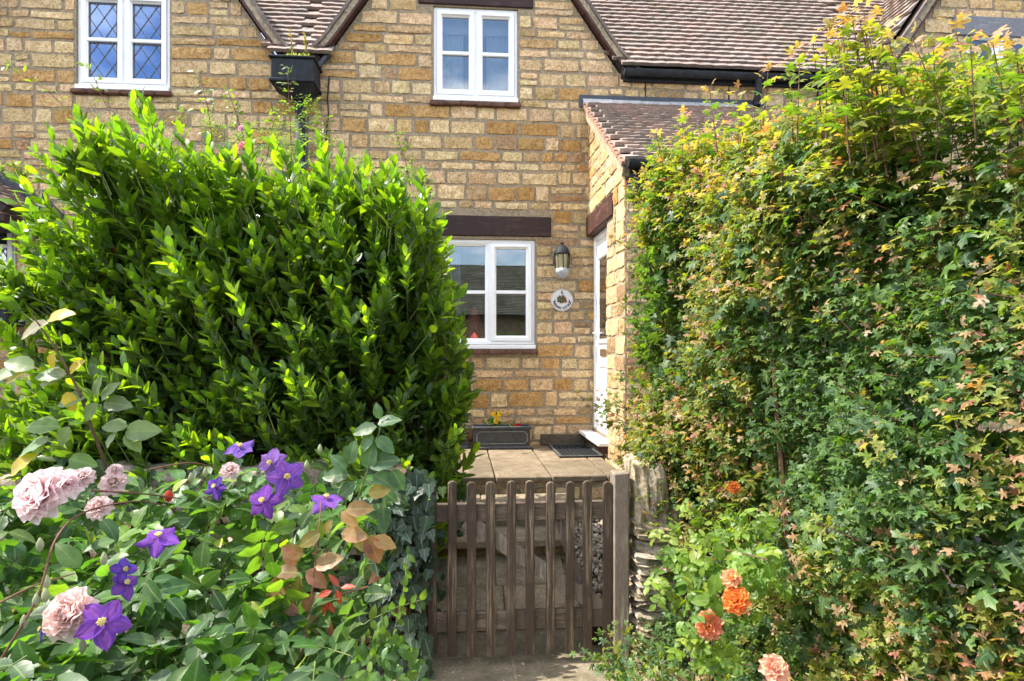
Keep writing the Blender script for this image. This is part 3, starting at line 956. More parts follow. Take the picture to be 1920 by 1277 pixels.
for bx in (1.98, 2.9, 3.9):
    mk('gutter_stay', cbox(bx, bx + .012, FY - .02, FY + .004, EAVE - .3, EAVE - .1, .003), M_BLACK, main_c)

# hopper between the gables
HX0, HX1 = -1.815, -1.405
hop = thing('rainwater_hopper', (-1.6, FY - .18, 4.2), 'black square rainwater hopper with a sprouting weed between the gables', 'hopper')
hz0, hz1 = 4.37, 4.585
mk('box', join([cbox(HX0 + .0, HX1, FY - .34, FY - .02, hz0, hz1, .01),
                cbox(HX0 - .018, HX1 + .018, FY - .358, FY - .005, hz1 - .0, hz1 + .022, .006),
                cbox(HX0 - .012, HX1 + .012, FY - .352, FY - .01, hz0 - .012, hz0 + .018, .006)]), M_BLACK, hop)
mk('outlet', hull([(x, y, hz0 - .011) for x in (HX0 + .01, HX1 - .01) for y in (FY - .33, FY - .03)] + [(x, y, hz0 - .12) for x in (-1.66, -1.52) for y in (FY - .2, FY - .06)]), M_BLACK, hop)
mk('downpipe', tube([(-1.585, FY - .12, hz0 - .08), (-1.585, FY - .12, 2.0), (-1.585, FY - .12, .8)], .052, 12), M_BLACK, hop, smooth=True)
# black lead tongue where the valley drains into the hopper
mk('valley_lead', hull([(-1.44, FY - .1, 4.56), (-1.33, FY - .1, 4.77), (-1.30, FY - .09, 4.76), (-1.42, FY - .09, 4.66), (-1.44, FY - .01, 4.73), (-1.33, FY - .01, 4.83), (-1.30, FY - .01, 4.76), (-1.42, FY - .01, 4.66)]), M_LEADD, hop)
cable = [at(u, v, FY - .035) for u, v in ((617, 143), (616, 160), (614, 185), (616, 210), (613, 240), (612, 268), (613, 330), (612, 420))]
tag(mk('wall_cable', tube(cable, .008, 6), M_BLACK), 'thin black cable running down the stone right of the hopper', 'cable')
pipe = [at(578, 215, FY - .05), at(576, 262, FY - .05), at(576, 330, FY - .05)]
tag(mk('garden_cane', tube(pipe, .011, 6), mat_plain('green plastic', (.05, .1, .07), .5, 20, .2, 0)), 'slim green garden cane rising beside the hopper downpipe', 'cane')

# ------------------------------------------------------------------ left neighbour: hood roof and window box
hood = thing('porch_hood', (-4.6, FY - .3, 3.1), 'small tiled hood with dark lead flashing at the far left', 'porch roof')
ha, hb2 = np.array([-5.4, 0, 3.93]), np.array([-3.98, 0, 3.03])
hd = nrm(hb2 - ha); hn = np.array([-hd[2], 0, hd[0]])
q = [ha, hb2, hb2 - hn * .07, ha - hn * .07]
V = [(p[0], y, p[2]) for y in (FY - .7, FY - .02) for p in q]
hs = mk('roof', (np.array(V), [(0, 1, 2, 3), (7, 6, 5, 4), (0, 4, 5, 1), (1, 5, 6, 2), (2, 6, 7, 3), (3, 7, 4, 0)]), M_UNDER, hood)
ht = tile_field(hb2 + np.array([.03, FY - .72, 0]), (0, 1, 0), -hd, hn, .62, 15)
for t_ in ht: mk('tile', (t_[0], t_[1]), M_TILE, hs, tint=np.array(t_[2]), origin=t_[0].mean(0))
k = 0
L = np.linalg.norm(hb2 - ha); t = .05
while t < L - .05:
    p = ha + hd * t; l = .26
    q = [p + hn * .0, p + hd * l, p + hd * l + np.array([0, 0, .12]), p + np.array([0, 0, .2])]
    V = [(r_[0], y, r_[2]) for y in (FY - .03 - .006 * (k % 2), FY - .015) for r_ in q]
    mk('flashing', (np.array(V), [(0, 1, 2, 3), (7, 6, 5, 4), (0, 4, 5, 1), (1, 5, 6, 2), (2, 6, 7, 3), (3, 7, 4, 0)]), M_LEADD, hood)
    t += .21; k += 1
mk('soffit', cbox(-5.4, -4.02, FY - .66, FY - .03, 2.9, 2.97, .005), M_LINTEL, hood)
wb = thing('window_box', (-4.7, FY - .15, 1.97), 'black ornate window box under the leaded window at far left', 'window box')
mk('trough', cbox(-5.3, -4.24, FY - .3, FY - .03, 1.98, 2.27, .012), M_BLACK, wb)
mk('rim', cbox(-5.32, -4.22, FY - .32, FY - .02, 2.271, 2.31, .008), M_BLACK, wb)
for i in range(6):
    mk('scroll', tube([(-5.2 + i * .17 + .05 * math.cos(a), FY - .303, 2.12 + .05 * math.sin(a)) for a in np.linspace(.3, 5.6, 12)], .008, 5), M_LEAD, wb)

# ------------------------------------------------------------------ lamp and name plate
lx, lz = at(1051, 490, FY)[0], 2.5
lamp = thing('wall_lantern', (lx, FY, lz), 'black wall lantern with yellowed glass between window and door', 'lamp')
ly = FY - .1
mk('bracket', join([cbox(lx - .05, lx + .05, FY - .045, FY - .014, lz + .06, lz + .3, .01), cbox(lx - .03, lx + .03, FY - .1, FY - .04, lz + .24, lz + .27, .006)]), M_BLACK, lamp)
mk('cap', lathe([(.082, .245), (.088, .25), (.085, .262), (.074, .29), (.05, .325), (.022, .342), (.014, .348), (.014, .356), (.02, .362), (.012, .375), (0, .38)], (lx, ly, lz), 16), M_BLACK, lamp, smooth=True)
M_LGLASS = mat_plain('yellowed glass', (.30, .26, .14), .25, 20, .2, 0, .6)
mk('glass', lathe([(.062, .10), (.072, .245)], (lx, ly, lz), 12), M_LGLASS, lamp)
bars = [tube([(lx + .068 * math.cos(a), ly + .068 * math.sin(a), lz + .095), (lx + .08 * math.cos(a), ly + .08 * math.sin(a), lz + .25)], .005, 5) for a in np.arange(0, 6.28, math.pi / 4)]
mk('cage', join(bars), M_BLACK, lamp)
M_PALEPAINT = mat_plain('flaking pale paint', (.36, .37, .38), .6, 40, .35, .002, .3)
mk('base', lathe([(.0, -.0), (.03, .002), (.05, .012), (.052, .03), (.068, .045), (.074, .07), (.072, .1), (.06, .105), (0, .106)], (lx, ly, lz), 16), M_PALEPAINT, lamp, smooth=True)

sx_, sz_ = at(1053, 563, FY)[0], at(1053, 563, FY)[2]
sign = thing('house_name_plate', (sx_, FY - .03, sz_ - .12), 'round white house plate reading 6 Weavers Cottage beside the door', 'sign')
def disc(r, y0, y1, n=40, cx=0, cz=0):
    V = [(cx + r * math.cos(2 * math.pi * k / n), y, cz + r * math.sin(2 * math.pi * k / n)) for y in (y0, y1) for k in range(n)]
    F = [tuple(range(n)), tuple(range(2 * n - 1, n - 1, -1))] + [(k, n + k, n + (k + 1) % n, (k + 1) % n) for k in range(n)]
    return np.array(V), F
SO = np.array([sx_, FY, sz_])
VF = disc(.119, -.034, -.014); mk('plate', (VF[0] + SO, VF[1]), mat_plain('glazed white', (.66, .64, .64), .3, 10, .05, 0, .5), sign)
M_INK = mat_plain('dark ink', (.02, .03, .035), .5, 10, .1, 0, .3)
def ring_t(r, w, y, n=48):
    V = [(rr * math.cos(2 * math.pi * k / n), y + dy, rr * math.sin(2 * math.pi * k / n)) for rr, dy in ((r - w, 0), (r, -.002), (r + w, 0)) for k in range(n)]
    F = [(a * n + k, a * n + (k + 1) % n, (a + 1) * n + (k + 1) % n, (a + 1) * n + k) for a in range(2) for k in range(n)]
    return np.array(V), F
VF = ring_t(.114, .005, -.0345); mk('rim', (VF[0] + SO, VF[1]), mat_plain('worn rim', (.45, .42, .38), .4, 20, .3, 0), sign)
def letter(ch, size, ang, r, parent):
    cu = bpy.data.curves.new('t', 'FONT'); cu.body = ch; cu.size = size; cu.extrude = .0008; cu.align_x = 'CENTER'; cu.align_y = 'CENTER'
    cu.offset = .0006
    ob = bpy.data.objects.new('t', cu); COL.objects.link(ob)
    me = bpy.data.meshes.new_from_object(ob.evaluated_get(bpy.context.evaluated_depsgraph_get()))
    COL.objects.unlink(ob); bpy.data.objects.remove(ob)
    V = np.array([v.co[:] for v in me.vertices]); F = [tuple(p.vertices) for p in me.polygons]
    bpy.data.meshes.remove(me)
    if len(V) == 0: return
    c, s = math.cos(ang), math.sin(ang)
    W = np.stack([V[:, 0] * c - V[:, 1] * s, -.0355 - V[:, 2], V[:, 0] * s + V[:, 1] * c], 1)
    # ang = 0 is the bottom of the plate, reading upright
    W += np.array([r * math.sin(ang), 0, -r * math.cos(ang)]) + SO
    mk('letter', (W, F), M_INK, parent)
txt = 'WEAVERS COTTAGE'
for i, ch in enumerate(txt):
    if ch != ' ': letter(ch, .036, R(-74 + 148 * i / (len(txt) - 1)), .088, sign)
letter('6', .058, 0, -.08, sign)
emb = []
for k in range(40):
    a = random.uniform(0, 6.28); r = .047 * math.sqrt(random.random())
    V, F = disc(random.uniform(.007, .014), -.0365 - .0002 * k, -.034, 7, r * math.cos(a), .004 + r * math.sin(a) * .85)
    emb.append((V + SO, F, a))
M_EMB = [mat_plain('printed ' + n_, c_, .5, 120, .5, 0, .3) for n_, c_ in (('green', (.09, .1, .04)), ('brown', (.13, .06, .03)), ('russet', (.22, .08, .035)))]
for k in range(3):
    mk('motif', join([(V, F) for i, (V, F, a) in enumerate(emb) if (0 if math.cos(a) < -.1 else 1 + i % 2) == k]), M_EMB[k], sign)
mk('motif', tube([SO + np.array([.002, -.036, .036]), SO + np.array([.004, -.036, .048]), SO + np.array([.012, -.036, .054])], .0018, 5), M_INK, sign)
for sg in (-1, 1):
    mk('motif', join([(disc(.007 - .001 * k, -.036, -.034, 7, sg * (.078 - .004 * k * k * .3), -.004 + .009 * k - .014)[0] + SO, disc(.007, 0, 0, 7)[1]) for k in range(3)]), M_INK, sign)

# ------------------------------------------------------------------ ground, terrace, steps, path
tag(mk('ground', (np.array([(-400, -400, -.012), (400, -400, -.012), (400, 400, -.012), (-400, 400, -.012)], float), [(0, 1, 2, 3)]), M_ASPHALT), kind='structure')
SLABC = [(.235, .185, .13), (.26, .205, .145), (.215, .17, .12), (.245, .195, .14)]
def slab(name, x0, x1, y0, y1, z0, z1, parent, tilt=0, c=None, cham=.008):
    V, F = cbox(x0, x1, y0, y1, z0, z1, cham, .002)
    if tilt: V[:, 2] += (V[:, 1] - y0) * tilt
    col = np.array(c if c is not None else random.choice(SLABC)) * random.uniform(.9, 1.1)
    return mk(name, (V, F), M_SLAB, parent, tint=col)
TZ = .75
terrace = tag(mk('terrace', box(-2.2, PX - .002, 5.10, FY - .002, .0, TZ - .055), M_MORTAR), kind='structure')
xj = [-2.06, -1.61, -1.06, -.61, -.16, .29, .742, 1.19, PX - .03]
for i, (a, b) in enumerate(zip(xj[:-1], xj[1:])):
    ys = [5.05, 5.71, 6.2, FY - .02] if i in (6, 7, 2) else [5.05, 5.9, FY - .02]
    for y0, y1 in zip(ys[:-1], ys[1:]):
        slab('paving_slab', a + .005, b - .005, y0 + .004, y1 - .004, TZ - .05, TZ + random.uniform(-.003, .003), terrace)
# plinth stone at the foot of the wall
pl_ = [slab('plinth', .86, 1.34, FY - .03, FY - .001, TZ + .001, TZ + .12, main_c, 0, (.14, .115, .085))]
def riser_stones(x0, x1, y, z0, z1, parent, own=True):
    P = []
    for z, h in courses(z0, z1, (.06, .08, .1)):
        for a, w in fill_course(z, h, [(x0, x1)], .12, .34):
            V, F = stone_geo(w, h * .95, .02, .01)
            c = np.array(stone_col()) * random.choice((.75, .6, .9))
            P.append([V + np.array([a + w / 2, y, z]), F, tuple(c)])
    emit_pieces(P, parent, M_STONE, 60)
riser_stones(-.9, PX - .02, 5.10, .30, TZ - .055, terrace)
steps = tag(mk('steps', box(-.45, .78, 4.5, 5.09, .0, .37), M_MORTAR), kind='structure')
mk('riser', box(-.44, .90, 4.80, 5.085, .371, .56), M_MORTAR, steps)
for a, b in ((-.44, .17), (.176, .86)): slab('tread', a, b, 4.73, 5.075, .562, .613, steps, 0, (.30, .24, .17))  # treads tinted lighter to stand for patches of sunlight
for a, b in ((-.44, .25), (.256, .78)): slab('tread', a, b, 4.41, 4.795, .385, .44, steps, 0, (.34, .275, .195))  # lower tread likewise, sunlight put into the tint
riser_stones(-.4, .78, 4.5, .20, .37, steps)
path = tag(mk('path', hull([(x, y, z) for x in (-.42, .80) for (y, z) in ((4.0, .0), (4.0, .08), (4.49, .25), (4.49, .0))]), M_MORTAR), kind='structure')
for (x0, x1, y0, y1) in ((-.40, .285, 4.0, 4.21), (.293, .78, 4.0, 4.21), (-.40, .235, 4.218, 4.5), (.243, .72, 4.218, 4.5)):
    z = .09 + (y0 - 4.0) * .36
    slab('paving_slab', x0, x1, y0, y1, z, z + .04, path, .36, (.32, .26, .185))  # path slabs lightened in colour for sun behind the gate
pave = tag(mk('pavement', box(-3, 3.5, 1.8, 4.02, -.06, -.006), M_MORTAR), kind='structure')
for (x0, x1) in ((-1.72, -1.05), (-1.04, -.36), (-.35, .30), (.312, .98), (.99, 1.6)):
    for (y0, y1) in ((1.9, 2.55), (2.56, 3.2), (3.21, 4.0)):
        slab('paving_slab', x0, x1, y0, y1, -.05, random.uniform(-.002, .002), pave, 0, (.25, .21, .15))
# chalk-white blot of paint on the pavement
# gravel beside the steps
grav = []
ico = None
bm = bmesh.new(); bmesh.ops.create_icosphere(bm, subdivisions=1, radius=1); ico = (np.array([v.co[:] for v in bm.verts]), np.array([[v.index for v in f.verts] for f in bm.faces])); bm.free()
GN = 2600
gx, gy = rng.uniform(.76, 1.5, GN), rng.uniform(3.75, 5.05, GN)
gz = .12 + (gy - 3.75) * .26 + rng.uniform(0, .02, GN)
gs = rng.uniform(.010, .024, GN)
GV = (ico[0][None] * gs[:, None, None] * rng.uniform(.6, 1.2, (GN, 1, 3)) * rng.uniform(.8, 1.2, (GN, 12, 1)) + np.stack([gx, gy, gz], 1)[:, None]).reshape(-1, 3)
GF = (ico[1][None] + (np.arange(GN) * 12)[:, None, None]).reshape(-1, 3)
gcol = np.array([(.42, .36, .28), (.3, .26, .2), (.5, .45, .36), (.2, .16, .13), (.36, .3, .24)])[rng.integers(0, 5, GN)] * rng.uniform(.8, 1.2, (GN, 1))
tag(mk('gravel', (GV, GF), M_SLAB, tint=np.repeat(gcol, 12, 0)), 'pale gravel bank beside the garden steps', 'gravel', kind='stuff')
bed = tag(mk('garden_bed', hull([(x, y, z) for x in (.79, 3.0) for (y, z) in ((3.75, .0), (3.75, .115), (5.06, .45), (5.06, .0))]), M_SOIL), kind='structure')
tag(mk('garden_bed', box(-6, -.46, 3.9, 5.04, 0, .42), M_SOIL), kind='structure')
tag(mk('garden_bed', box(-6, -2.21, 5.041, FY - .01, 0, .44), M_SOIL), kind='structure')

# ------------------------------------------------------------------ door mat and planter
mat_ = thing('doormat', (1.14, 6.25, TZ), 'black rubber doormat with raised pattern at the front door', 'doormat')
mk('base', cbox(.93, 1.345, 5.87, 6.62, TZ + .004, TZ + .014, .003), M_RUBBER, mat_)
rim_ = [cbox(.93, 1.345, 5.87, 5.895, TZ + .0145, TZ + .022, .002), cbox(.93, .955, 5.896, 6.62, TZ + .0145, TZ + .022, .002), cbox(1.32, 1.345, 5.896, 6.62, TZ + .0145, TZ + .022, .002), cbox(.956, 1.319, 6.595, 6.62, TZ + .0145, TZ + .022, .002)]
mk('border', join(rim_), mat_plain('worn rubber edge', (.07, .07, .065), .7, 40, .3, 0), mat_)
kn = []
for i in range(9):
    for j in range(16):
        cx_, cy_ = .985 + i * .039, 5.925 + j * .042
        V, F = box(-.011, .011, -.006, .006, TZ + .0145, TZ + .024)
        a = .8 if (i + j) % 2 else -.8
        V2 = V.copy(); V2[:, 0] = V[:, 0] * math.cos(a) - V[:, 1] * math.sin(a) + cx_; V2[:, 1] = V[:, 0] * math.sin(a) + V[:, 1] * math.cos(a) + cy_
        kn.append((V2, F))
mk('raised_pattern', join(kn), M_RUBBER, mat_)

def planter(x0, x1, y0, y1, z0, h, label):
    p = thing('planter', ((x0 + x1) / 2, (y0 + y1) / 2, z0), label, 'planter')
    M_PL = bpy.data.materials.get('faux lead') or mat_plain('faux lead', (.045, .047, .05), .5, 25, .35, .001, .45)
    M_PE = bpy.data.materials.get('rubbed edge') or mat_plain('rubbed edge', (.24, .24, .24), .5, 40, .3, 0, .4)
    V, F = hull([(x0 + .012, y0 + .012, z0 + .03), (x1 - .012, y0 + .012, z0 + .03), (x1 - .012, y1, z0 + .03), (x0 + .012, y1, z0 + .03),
                 (x0 + .008, y0 + .006, z0 + h - .03), (x1 - .008, y0 + .006, z0 + h - .03), (x1 - .008, y1, z0 + h - .03), (x0 + .008, y1, z0 + h - .03)])
    mk('trough', (V, F), M_PL, p)
    mk('foot', cbox(x0 - .004, x1 + .004, y0 - .004, y1 + .004, z0 + .001, z0 + .032, .01), M_PL, p)
    mk('rim', join([cbox(x0 - .004, x1 + .004, y0 - .008, y0 + .02, z0 + h - .032, z0 + h, .008), cbox(x0 - .004, x1 + .004, y1 - .02, y1 + .004, z0 + h - .032, z0 + h, .008),
                    cbox(x0 - .004, x0 + .018, y0 + .0205, y1 - .0205, z0 + h - .032, z0 + h, .006), cbox(x1 - .018, x1 + .004, y0 + .0205, y1 - .0205, z0 + h - .032, z0 + h, .006)]), M_PL, p)
    yy = y0 + .006
    a, b, c, d = x0 + .045, x1 - .04, z0 + .06, z0 + h - .055
    k = .028
    pts = [(a + k, c), (b - k, c), (b, c + k), (b, d - k), (b - k, d), (a + k, d), (a, d - k), (a, c + k), (a + k, c)]
    mk('moulding', tube([(x, yy, z) for x, z in pts], .0035, 5), M_PE, p)
    mk('soil', box(x0 + .02, x1 - .02, y0 + .021, y1 - .021, z0 + h - .05, z0 + h - .03), M_SOIL, p)
    return p
planter(.138, .73, 6.42, 6.64, TZ, .235, 'dark grey lead look trough planter under the ground floor window')
planter(-.48, .105, 6.50, 6.66, TZ, .225, 'second grey trough planter mostly hidden behind the laurel')

# ------------------------------------------------------------------ gate and posts
GY = 3.55
gate = thing('picket_gate', (.35, GY, .04), 'weathered brown wooden picket gate with ten rounded pickets', 'gate')
PK = [(802, 819), (839, 856), (875.5, 893), (912, 930), (950, 966.5), (986.5, 1003), (1024, 1040.5), (1061, 1077), (1094, 1111), (1131, 1147.5)]
PB = [1226, 1232, 1231.5, 1231, 1230, 1229, 1228, 1226, 1224, 1222]
for (u0, u1), vb in zip(PK, PB):
    x0, x1 = at(u0, 1000, GY)[0], at(u1, 1000, GY)[0]
    z0, z1 = at(u0, vb, GY)[2], at(u0, 903, GY)[2] + random.uniform(-.004, .004)
    w = (x1 - x0) / 2; xc = (x0 + x1) / 2
    n = 7
    prof = [(xc - w, z0), (xc + w, z0)] + [(xc + w * math.cos(a), z1 - w * .8 + w * .8 * math.sin(a)) for a in np.linspace(0, math.pi, n)]
    dx = random.uniform(-.004, .004)
    V = []
    for yy, ins in ((GY, .003), (GY + .004, 0), (GY + .022, 0)):
        for (px_, pz_) in prof:
            V.append((xc + (px_ - xc) * (1 - ins / w) + dx * (pz_ - z0), yy, pz_ - (ins if pz_ > z0 + .1 else 0)))
    m = len(prof)
    F = [tuple(range(m)), tuple(range(3 * m - 1, 2 * m - 1, -1))] + [(r * m + k, (r + 1) * m + k, (r + 1) * m + (k + 1) % m, r * m + (k + 1) % m) for r in range(2) for k in range(m)]
    mk('picket', (np.array(V), F), M_GATE, gate)
xa, xb = at(806, 1000, GY)[0], at(1149, 1000, GY)[0]
for v0, v1 in ((942, 976), (1144, 1180)):
    mk('rail', cbox(xa, xb, GY + .0235, GY + .062, at(950, v1, GY + .04)[2], at(950, v0, GY + .04)[2], .005, .002), M_GATER, gate)
def plank(p, q, w, y0, y1, mat, name, parent):
    p, q = np.array(p, float), np.array(q, float); d = (q - p) / np.linalg.norm(q - p); n = np.array([-d[1], d[0]]) * w / 2
    V, F = hull([(r[0], yy, r[1]) for yy in (y0, y1) for r in (p - n, q - n, q + n, p + n)])
    return mk(name, (V, F), mat, parent)
A_, B_ = at(890, 985, GY + .05), at(1135, 1143, GY + .05)
plank((A_[0] - .05, A_[2] + .035), (B_[0], B_[2]), .085, GY + .026, GY + .058, M_POST, 'brace', gate)
A_, B_ = at(1046, 970, GY + .08), at(1088, 1092, GY + .08)
plank((A_[0], A_[2]), (B_[0], B_[2]), .05, GY + .066, GY + .1, M_POST, 'loose_brace', gate)
post_x0, post_x1 = at(1149.5, 1000, GY)[0], at(1180, 1000, GY)[0]
tag(mk('gate_post', cbox(post_x0, post_x1, GY - .015, GY + .085, -.02, at(1165, 886, GY)[2], .008, .004), M_POST), 'grey timber gate post on the right, against stacked stones', 'gate post')
lp0, lp1 = at(775, 1000, GY)[0], at(798, 1000, GY)[0]
tag(mk('gate_post', cbox(lp0, lp1, GY - .02, GY + .08, -.02, .98, .008, .004), M_GATE), 'dark timber gate post on the left, swathed in ivy', 'gate post')

# stone pillar right of the gate: upright stones over a stack of thin ones
pil = thing('stone_pillar', (1.08, 3.68, 0), 'pillar of upright and stacked grey stones right of the gate', 'pillar')
px0 = at(1183, 1000, 3.6)[0]
def rubble(x0, x1, y0, y1, z0, z1, col, name='stone', parent=pil, bulge=.3, dip=0, cuts=3, amp=.16):
    bm = bmesh.new(); bmesh.ops.create_cube(bm, size=2)
    bmesh.ops.subdivide_edges(bm, edges=bm.edges[:], cuts=cuts, use_grid_fill=True)
    V = np.array([v.co[:] for v in bm.verts]); F = [tuple(v.index for v in f.verts) for f in bm.faces]; bm.free()
    L = np.linalg.norm(V, axis=1, keepdims=True); V = V * (1 - bulge * (L - 1) / .73 * .5)
    sd = Vector(rng.uniform(-50, 50, 3))
    dsp = np.array([mnoise.noise(Vector(v) * 1.3 + sd) + .5 * mnoise.noise(Vector(v) * 3 + sd) + .25 * mnoise.noise(Vector(v) * 7 + sd) for v in V])[:, None]
    V = V * (1 + amp * dsp) + rng.uniform(-.03, .03, V.shape)
    c = np.array([(x0 + x1) / 2, (y0 + y1) / 2, (z0 + z1) / 2]); h = np.array([(x1 - x0) / 2, (y1 - y0) / 2, (z1 - z0) / 2])
    W = c + V * h * 1.04
    if dip: W[:, 2] -= dip * (1 - V[:, 0] ** 2)
    return mk(name, (W, F), M_STONE, parent, tint=np.array(col)[None] * (1 + .5 * dsp), smooth=cuts < 4)
GREYST = [(.33, .305, .26), (.38, .34, .285), (.27, .25, .215), (.37, .32, .245)]
mk('gap_shade_core', box(px0 + .03, px0 + .26, 3.6, 3.85, 0, .98), M_SOIL, pil)  # dark core added behind the stones as shade in the gaps
rubble(px0 + .005, px0 + .105, 3.54, 3.80, .70, 1.12, (.36, .32, .25), bulge=.3, cuts=5, amp=.14)
rubble(px0 + .085, px0 + .20, 3.52, 3.80, .68, 1.10, (.25, .23, .19), bulge=.3, cuts=5, amp=.16)
rubble(px0 + .19, px0 + .30, 3.56, 3.85, .60, 1.02, (.30, .27, .22), bulge=.3, cuts=5, amp=.14)
z = .10
for i in range(13):
    h = random.uniform(.038, .068)
    rubble(px0 + random.uniform(-.005, .03), px0 + random.uniform(.22, .36), 3.50 + random.uniform(-.02, .035), 3.85, z, z + h, np.array(random.choice(GREYST)) * random.uniform(.75, 1.25), dip=random.uniform(.006, .022), bulge=.18, amp=.2, cuts=4)
    z += h * .97
rubble(px0, px0 + .3, 3.5, 3.85, -.02, .11, random.choice(GREYST))

# low dry stone wall left of the gate
lw = thing('garden_wall', (-1.6, 3.65, 0), 'low dry stone garden wall under ivy, left of the gate', 'wall')
core = mk('wall_core', box(-3.6, lp0 - .02, 3.64, 3.9, -.02, 1.0), M_SOIL, lw)
P = []
for z, h in courses(0, 1.06, (.06, .08, .1, .12)):
    for a, w in fill_course(z, h, [(-3.6, lp0 - .02)], .12, .36):
        V, F = stone_geo(w, h * .95, .03, .014)
        P.append([V + np.array([a + w / 2, 3.64 + random.uniform(-.015, .015), z]), F, tuple(np.array(random.choice(GREYST)) * random.uniform(.8, 1.2))])
sc = sorted(P, key=lambda p: -p[0][:, 0].mean())
for V, F, t in sc[:70]: mk('stone', (V, F), M_STONE, core, tint=np.array(t), smooth=True, origin=V.mean(0))
V, F = join([(p[0], p[1]) for p in sc[70:]])
mk('stonework', (V, F), M_STONE, core, tint=np.concatenate([np.tile(np.array(p[2])[None], (len(p[0]), 1)) for p in sc[70:]]), smooth=True)['kind'] = 'stuff'
x = -3.5
while x < lp0 - .1:
    w = random.uniform(.2, .4)
    rubble(x, min(x + w, lp0 - .03), 3.6, 3.92, 1.0, 1.0 + random.uniform(.08, .14), random.choice(GREYST), 'coping_stone', core, .4)
    x += w + .01

def curve(pts, n=8, wob=.0):
    pts = np.asarray(pts, float); P = np.vstack([2 * pts[0] - pts[1], pts, 2 * pts[-1] - pts[-2]]); out = []
    for i in range(1, len(P) - 2):
        for t in np.linspace(0, 1, n, endpoint=False):
            a, b, c, d = P[i - 1], P[i], P[i + 1], P[i + 2]
            out.append(.5 * (2 * b + (c - a) * t + (2 * a - 5 * b + 4 * c - d) * t * t + (3 * b - a - 3 * c + d) * t ** 3))
    out.append(P[-2]); out = np.array(out)
    return out + rng.normal(0, wob, out.shape) if wob else out
#==LEAVES==
# ------------------------------------------------------------------ leaf templates: x across, y along, z up
def tmpl_lance(width=.34, stations=(0, .14, .38, .64, .85, 1), prof=(.03, .66, 1.0, .92, .52, 0), fold=.10, droop=.16):
    V, UV, F = [], [], []
    n = len(stations)
    for y, p in zip(stations, prof):
        w = width / 2 * p
        z = -droop * y * y
        for sx in (-1, 0, 1):
            V.append((sx * w, y, z + (fold * p * width if sx else 0))); UV.append((sx * w, y))
    for i in range(n - 1):
        a = i * 3; b = a + 3
        F += [(a, a + 1, b + 1, b), (a + 1, a + 2, b + 2, b + 1)]
    return np.array(V), np.array(F), np.array(UV)
def tmpl_ovate(width=.6, n=9, serr=.05, fold=.12, droop=.22, wave=.02):
    ys = np.linspace(0, 1, n); V, UV, F = [], [], []
    for i, y in enumerate(ys):
        p = (math.sin(math.pi * min(1, y ** .82)) ** .75) if 0 < y < 1 else (.06 if y == 0 else 0)
        w = width / 2 * p
        if 0 < i < n - 1: w *= 1 + (serr if i % 2 else -serr)
        z = -droop * y * y
        for sx in (-1, 0, 1):
            V.append((sx * w, y, z + (fold * p * width + wave * math.sin(i * 1.9 + sx) if sx else 0))); UV.append((sx * w, y))
    for i in range(n - 1):
        a = i * 3; b = a + 3
        F += [(a, a + 1, b + 1, b), (a + 1, a + 2, b + 2, b + 1)]
    return np.array(V), np.array(F), np.array(UV)
def tmpl_fan(half, tip, c, cup=.22):
    pts = [(0, 0)] + list(half) + [tip] + [(-x, y) for x, y in reversed(half)]
    V = [(c[0], c[1], 0)]; UV = [(0, c[1])]
    for x, y in pts:
        r2 = (x - c[0]) ** 2 + (y - c[1]) ** 2
        V.append((x, y, -cup * r2 + .10 * abs(x) * (1 if len(V) % 2 else .3))); UV.append((x, y))
    m = len(pts)
    F = [(0, 1 + k, 1 + (k + 1) % m) for k in range(m)]
    return np.array(V), np.array(F), np.array(UV)
T_LAUREL = tmpl_lance(.42, (0, .14, .38, .64, .85, 1), (.03, .6, .98, 1.0, .62, 0))
T_MAPLE = T_MAPLE_ = tmpl_fan([(.14, -.05), (.36, -.08), (.40, .02), (.22, .17), (.30, .22), (.60, .33), (.63, .42), (.40, .44), (.13, .47), (.20, .62), (.24, .78), (.12, .81)], (0, 1.0), (0, .32), .45)
T_IVY = tmpl_fan([(.2, -.1), (.42, -.04), (.5, .12), (.34, .3), (.4, .5), (.22, .62)], (0, 1.0), (0, .3), .15)
T_ROSE = tmpl_ovate(.62, 9, .045)
T_ROSE2 = tmpl_ovate(.62, 6, .03)
T_CLEM = tmpl_ovate(.55, 7, 0, .08, .3)
T_SMALL = tmpl_lance(.42, (0, .3, .7, 1), (.05, 1, .8, 0), .1, .15)

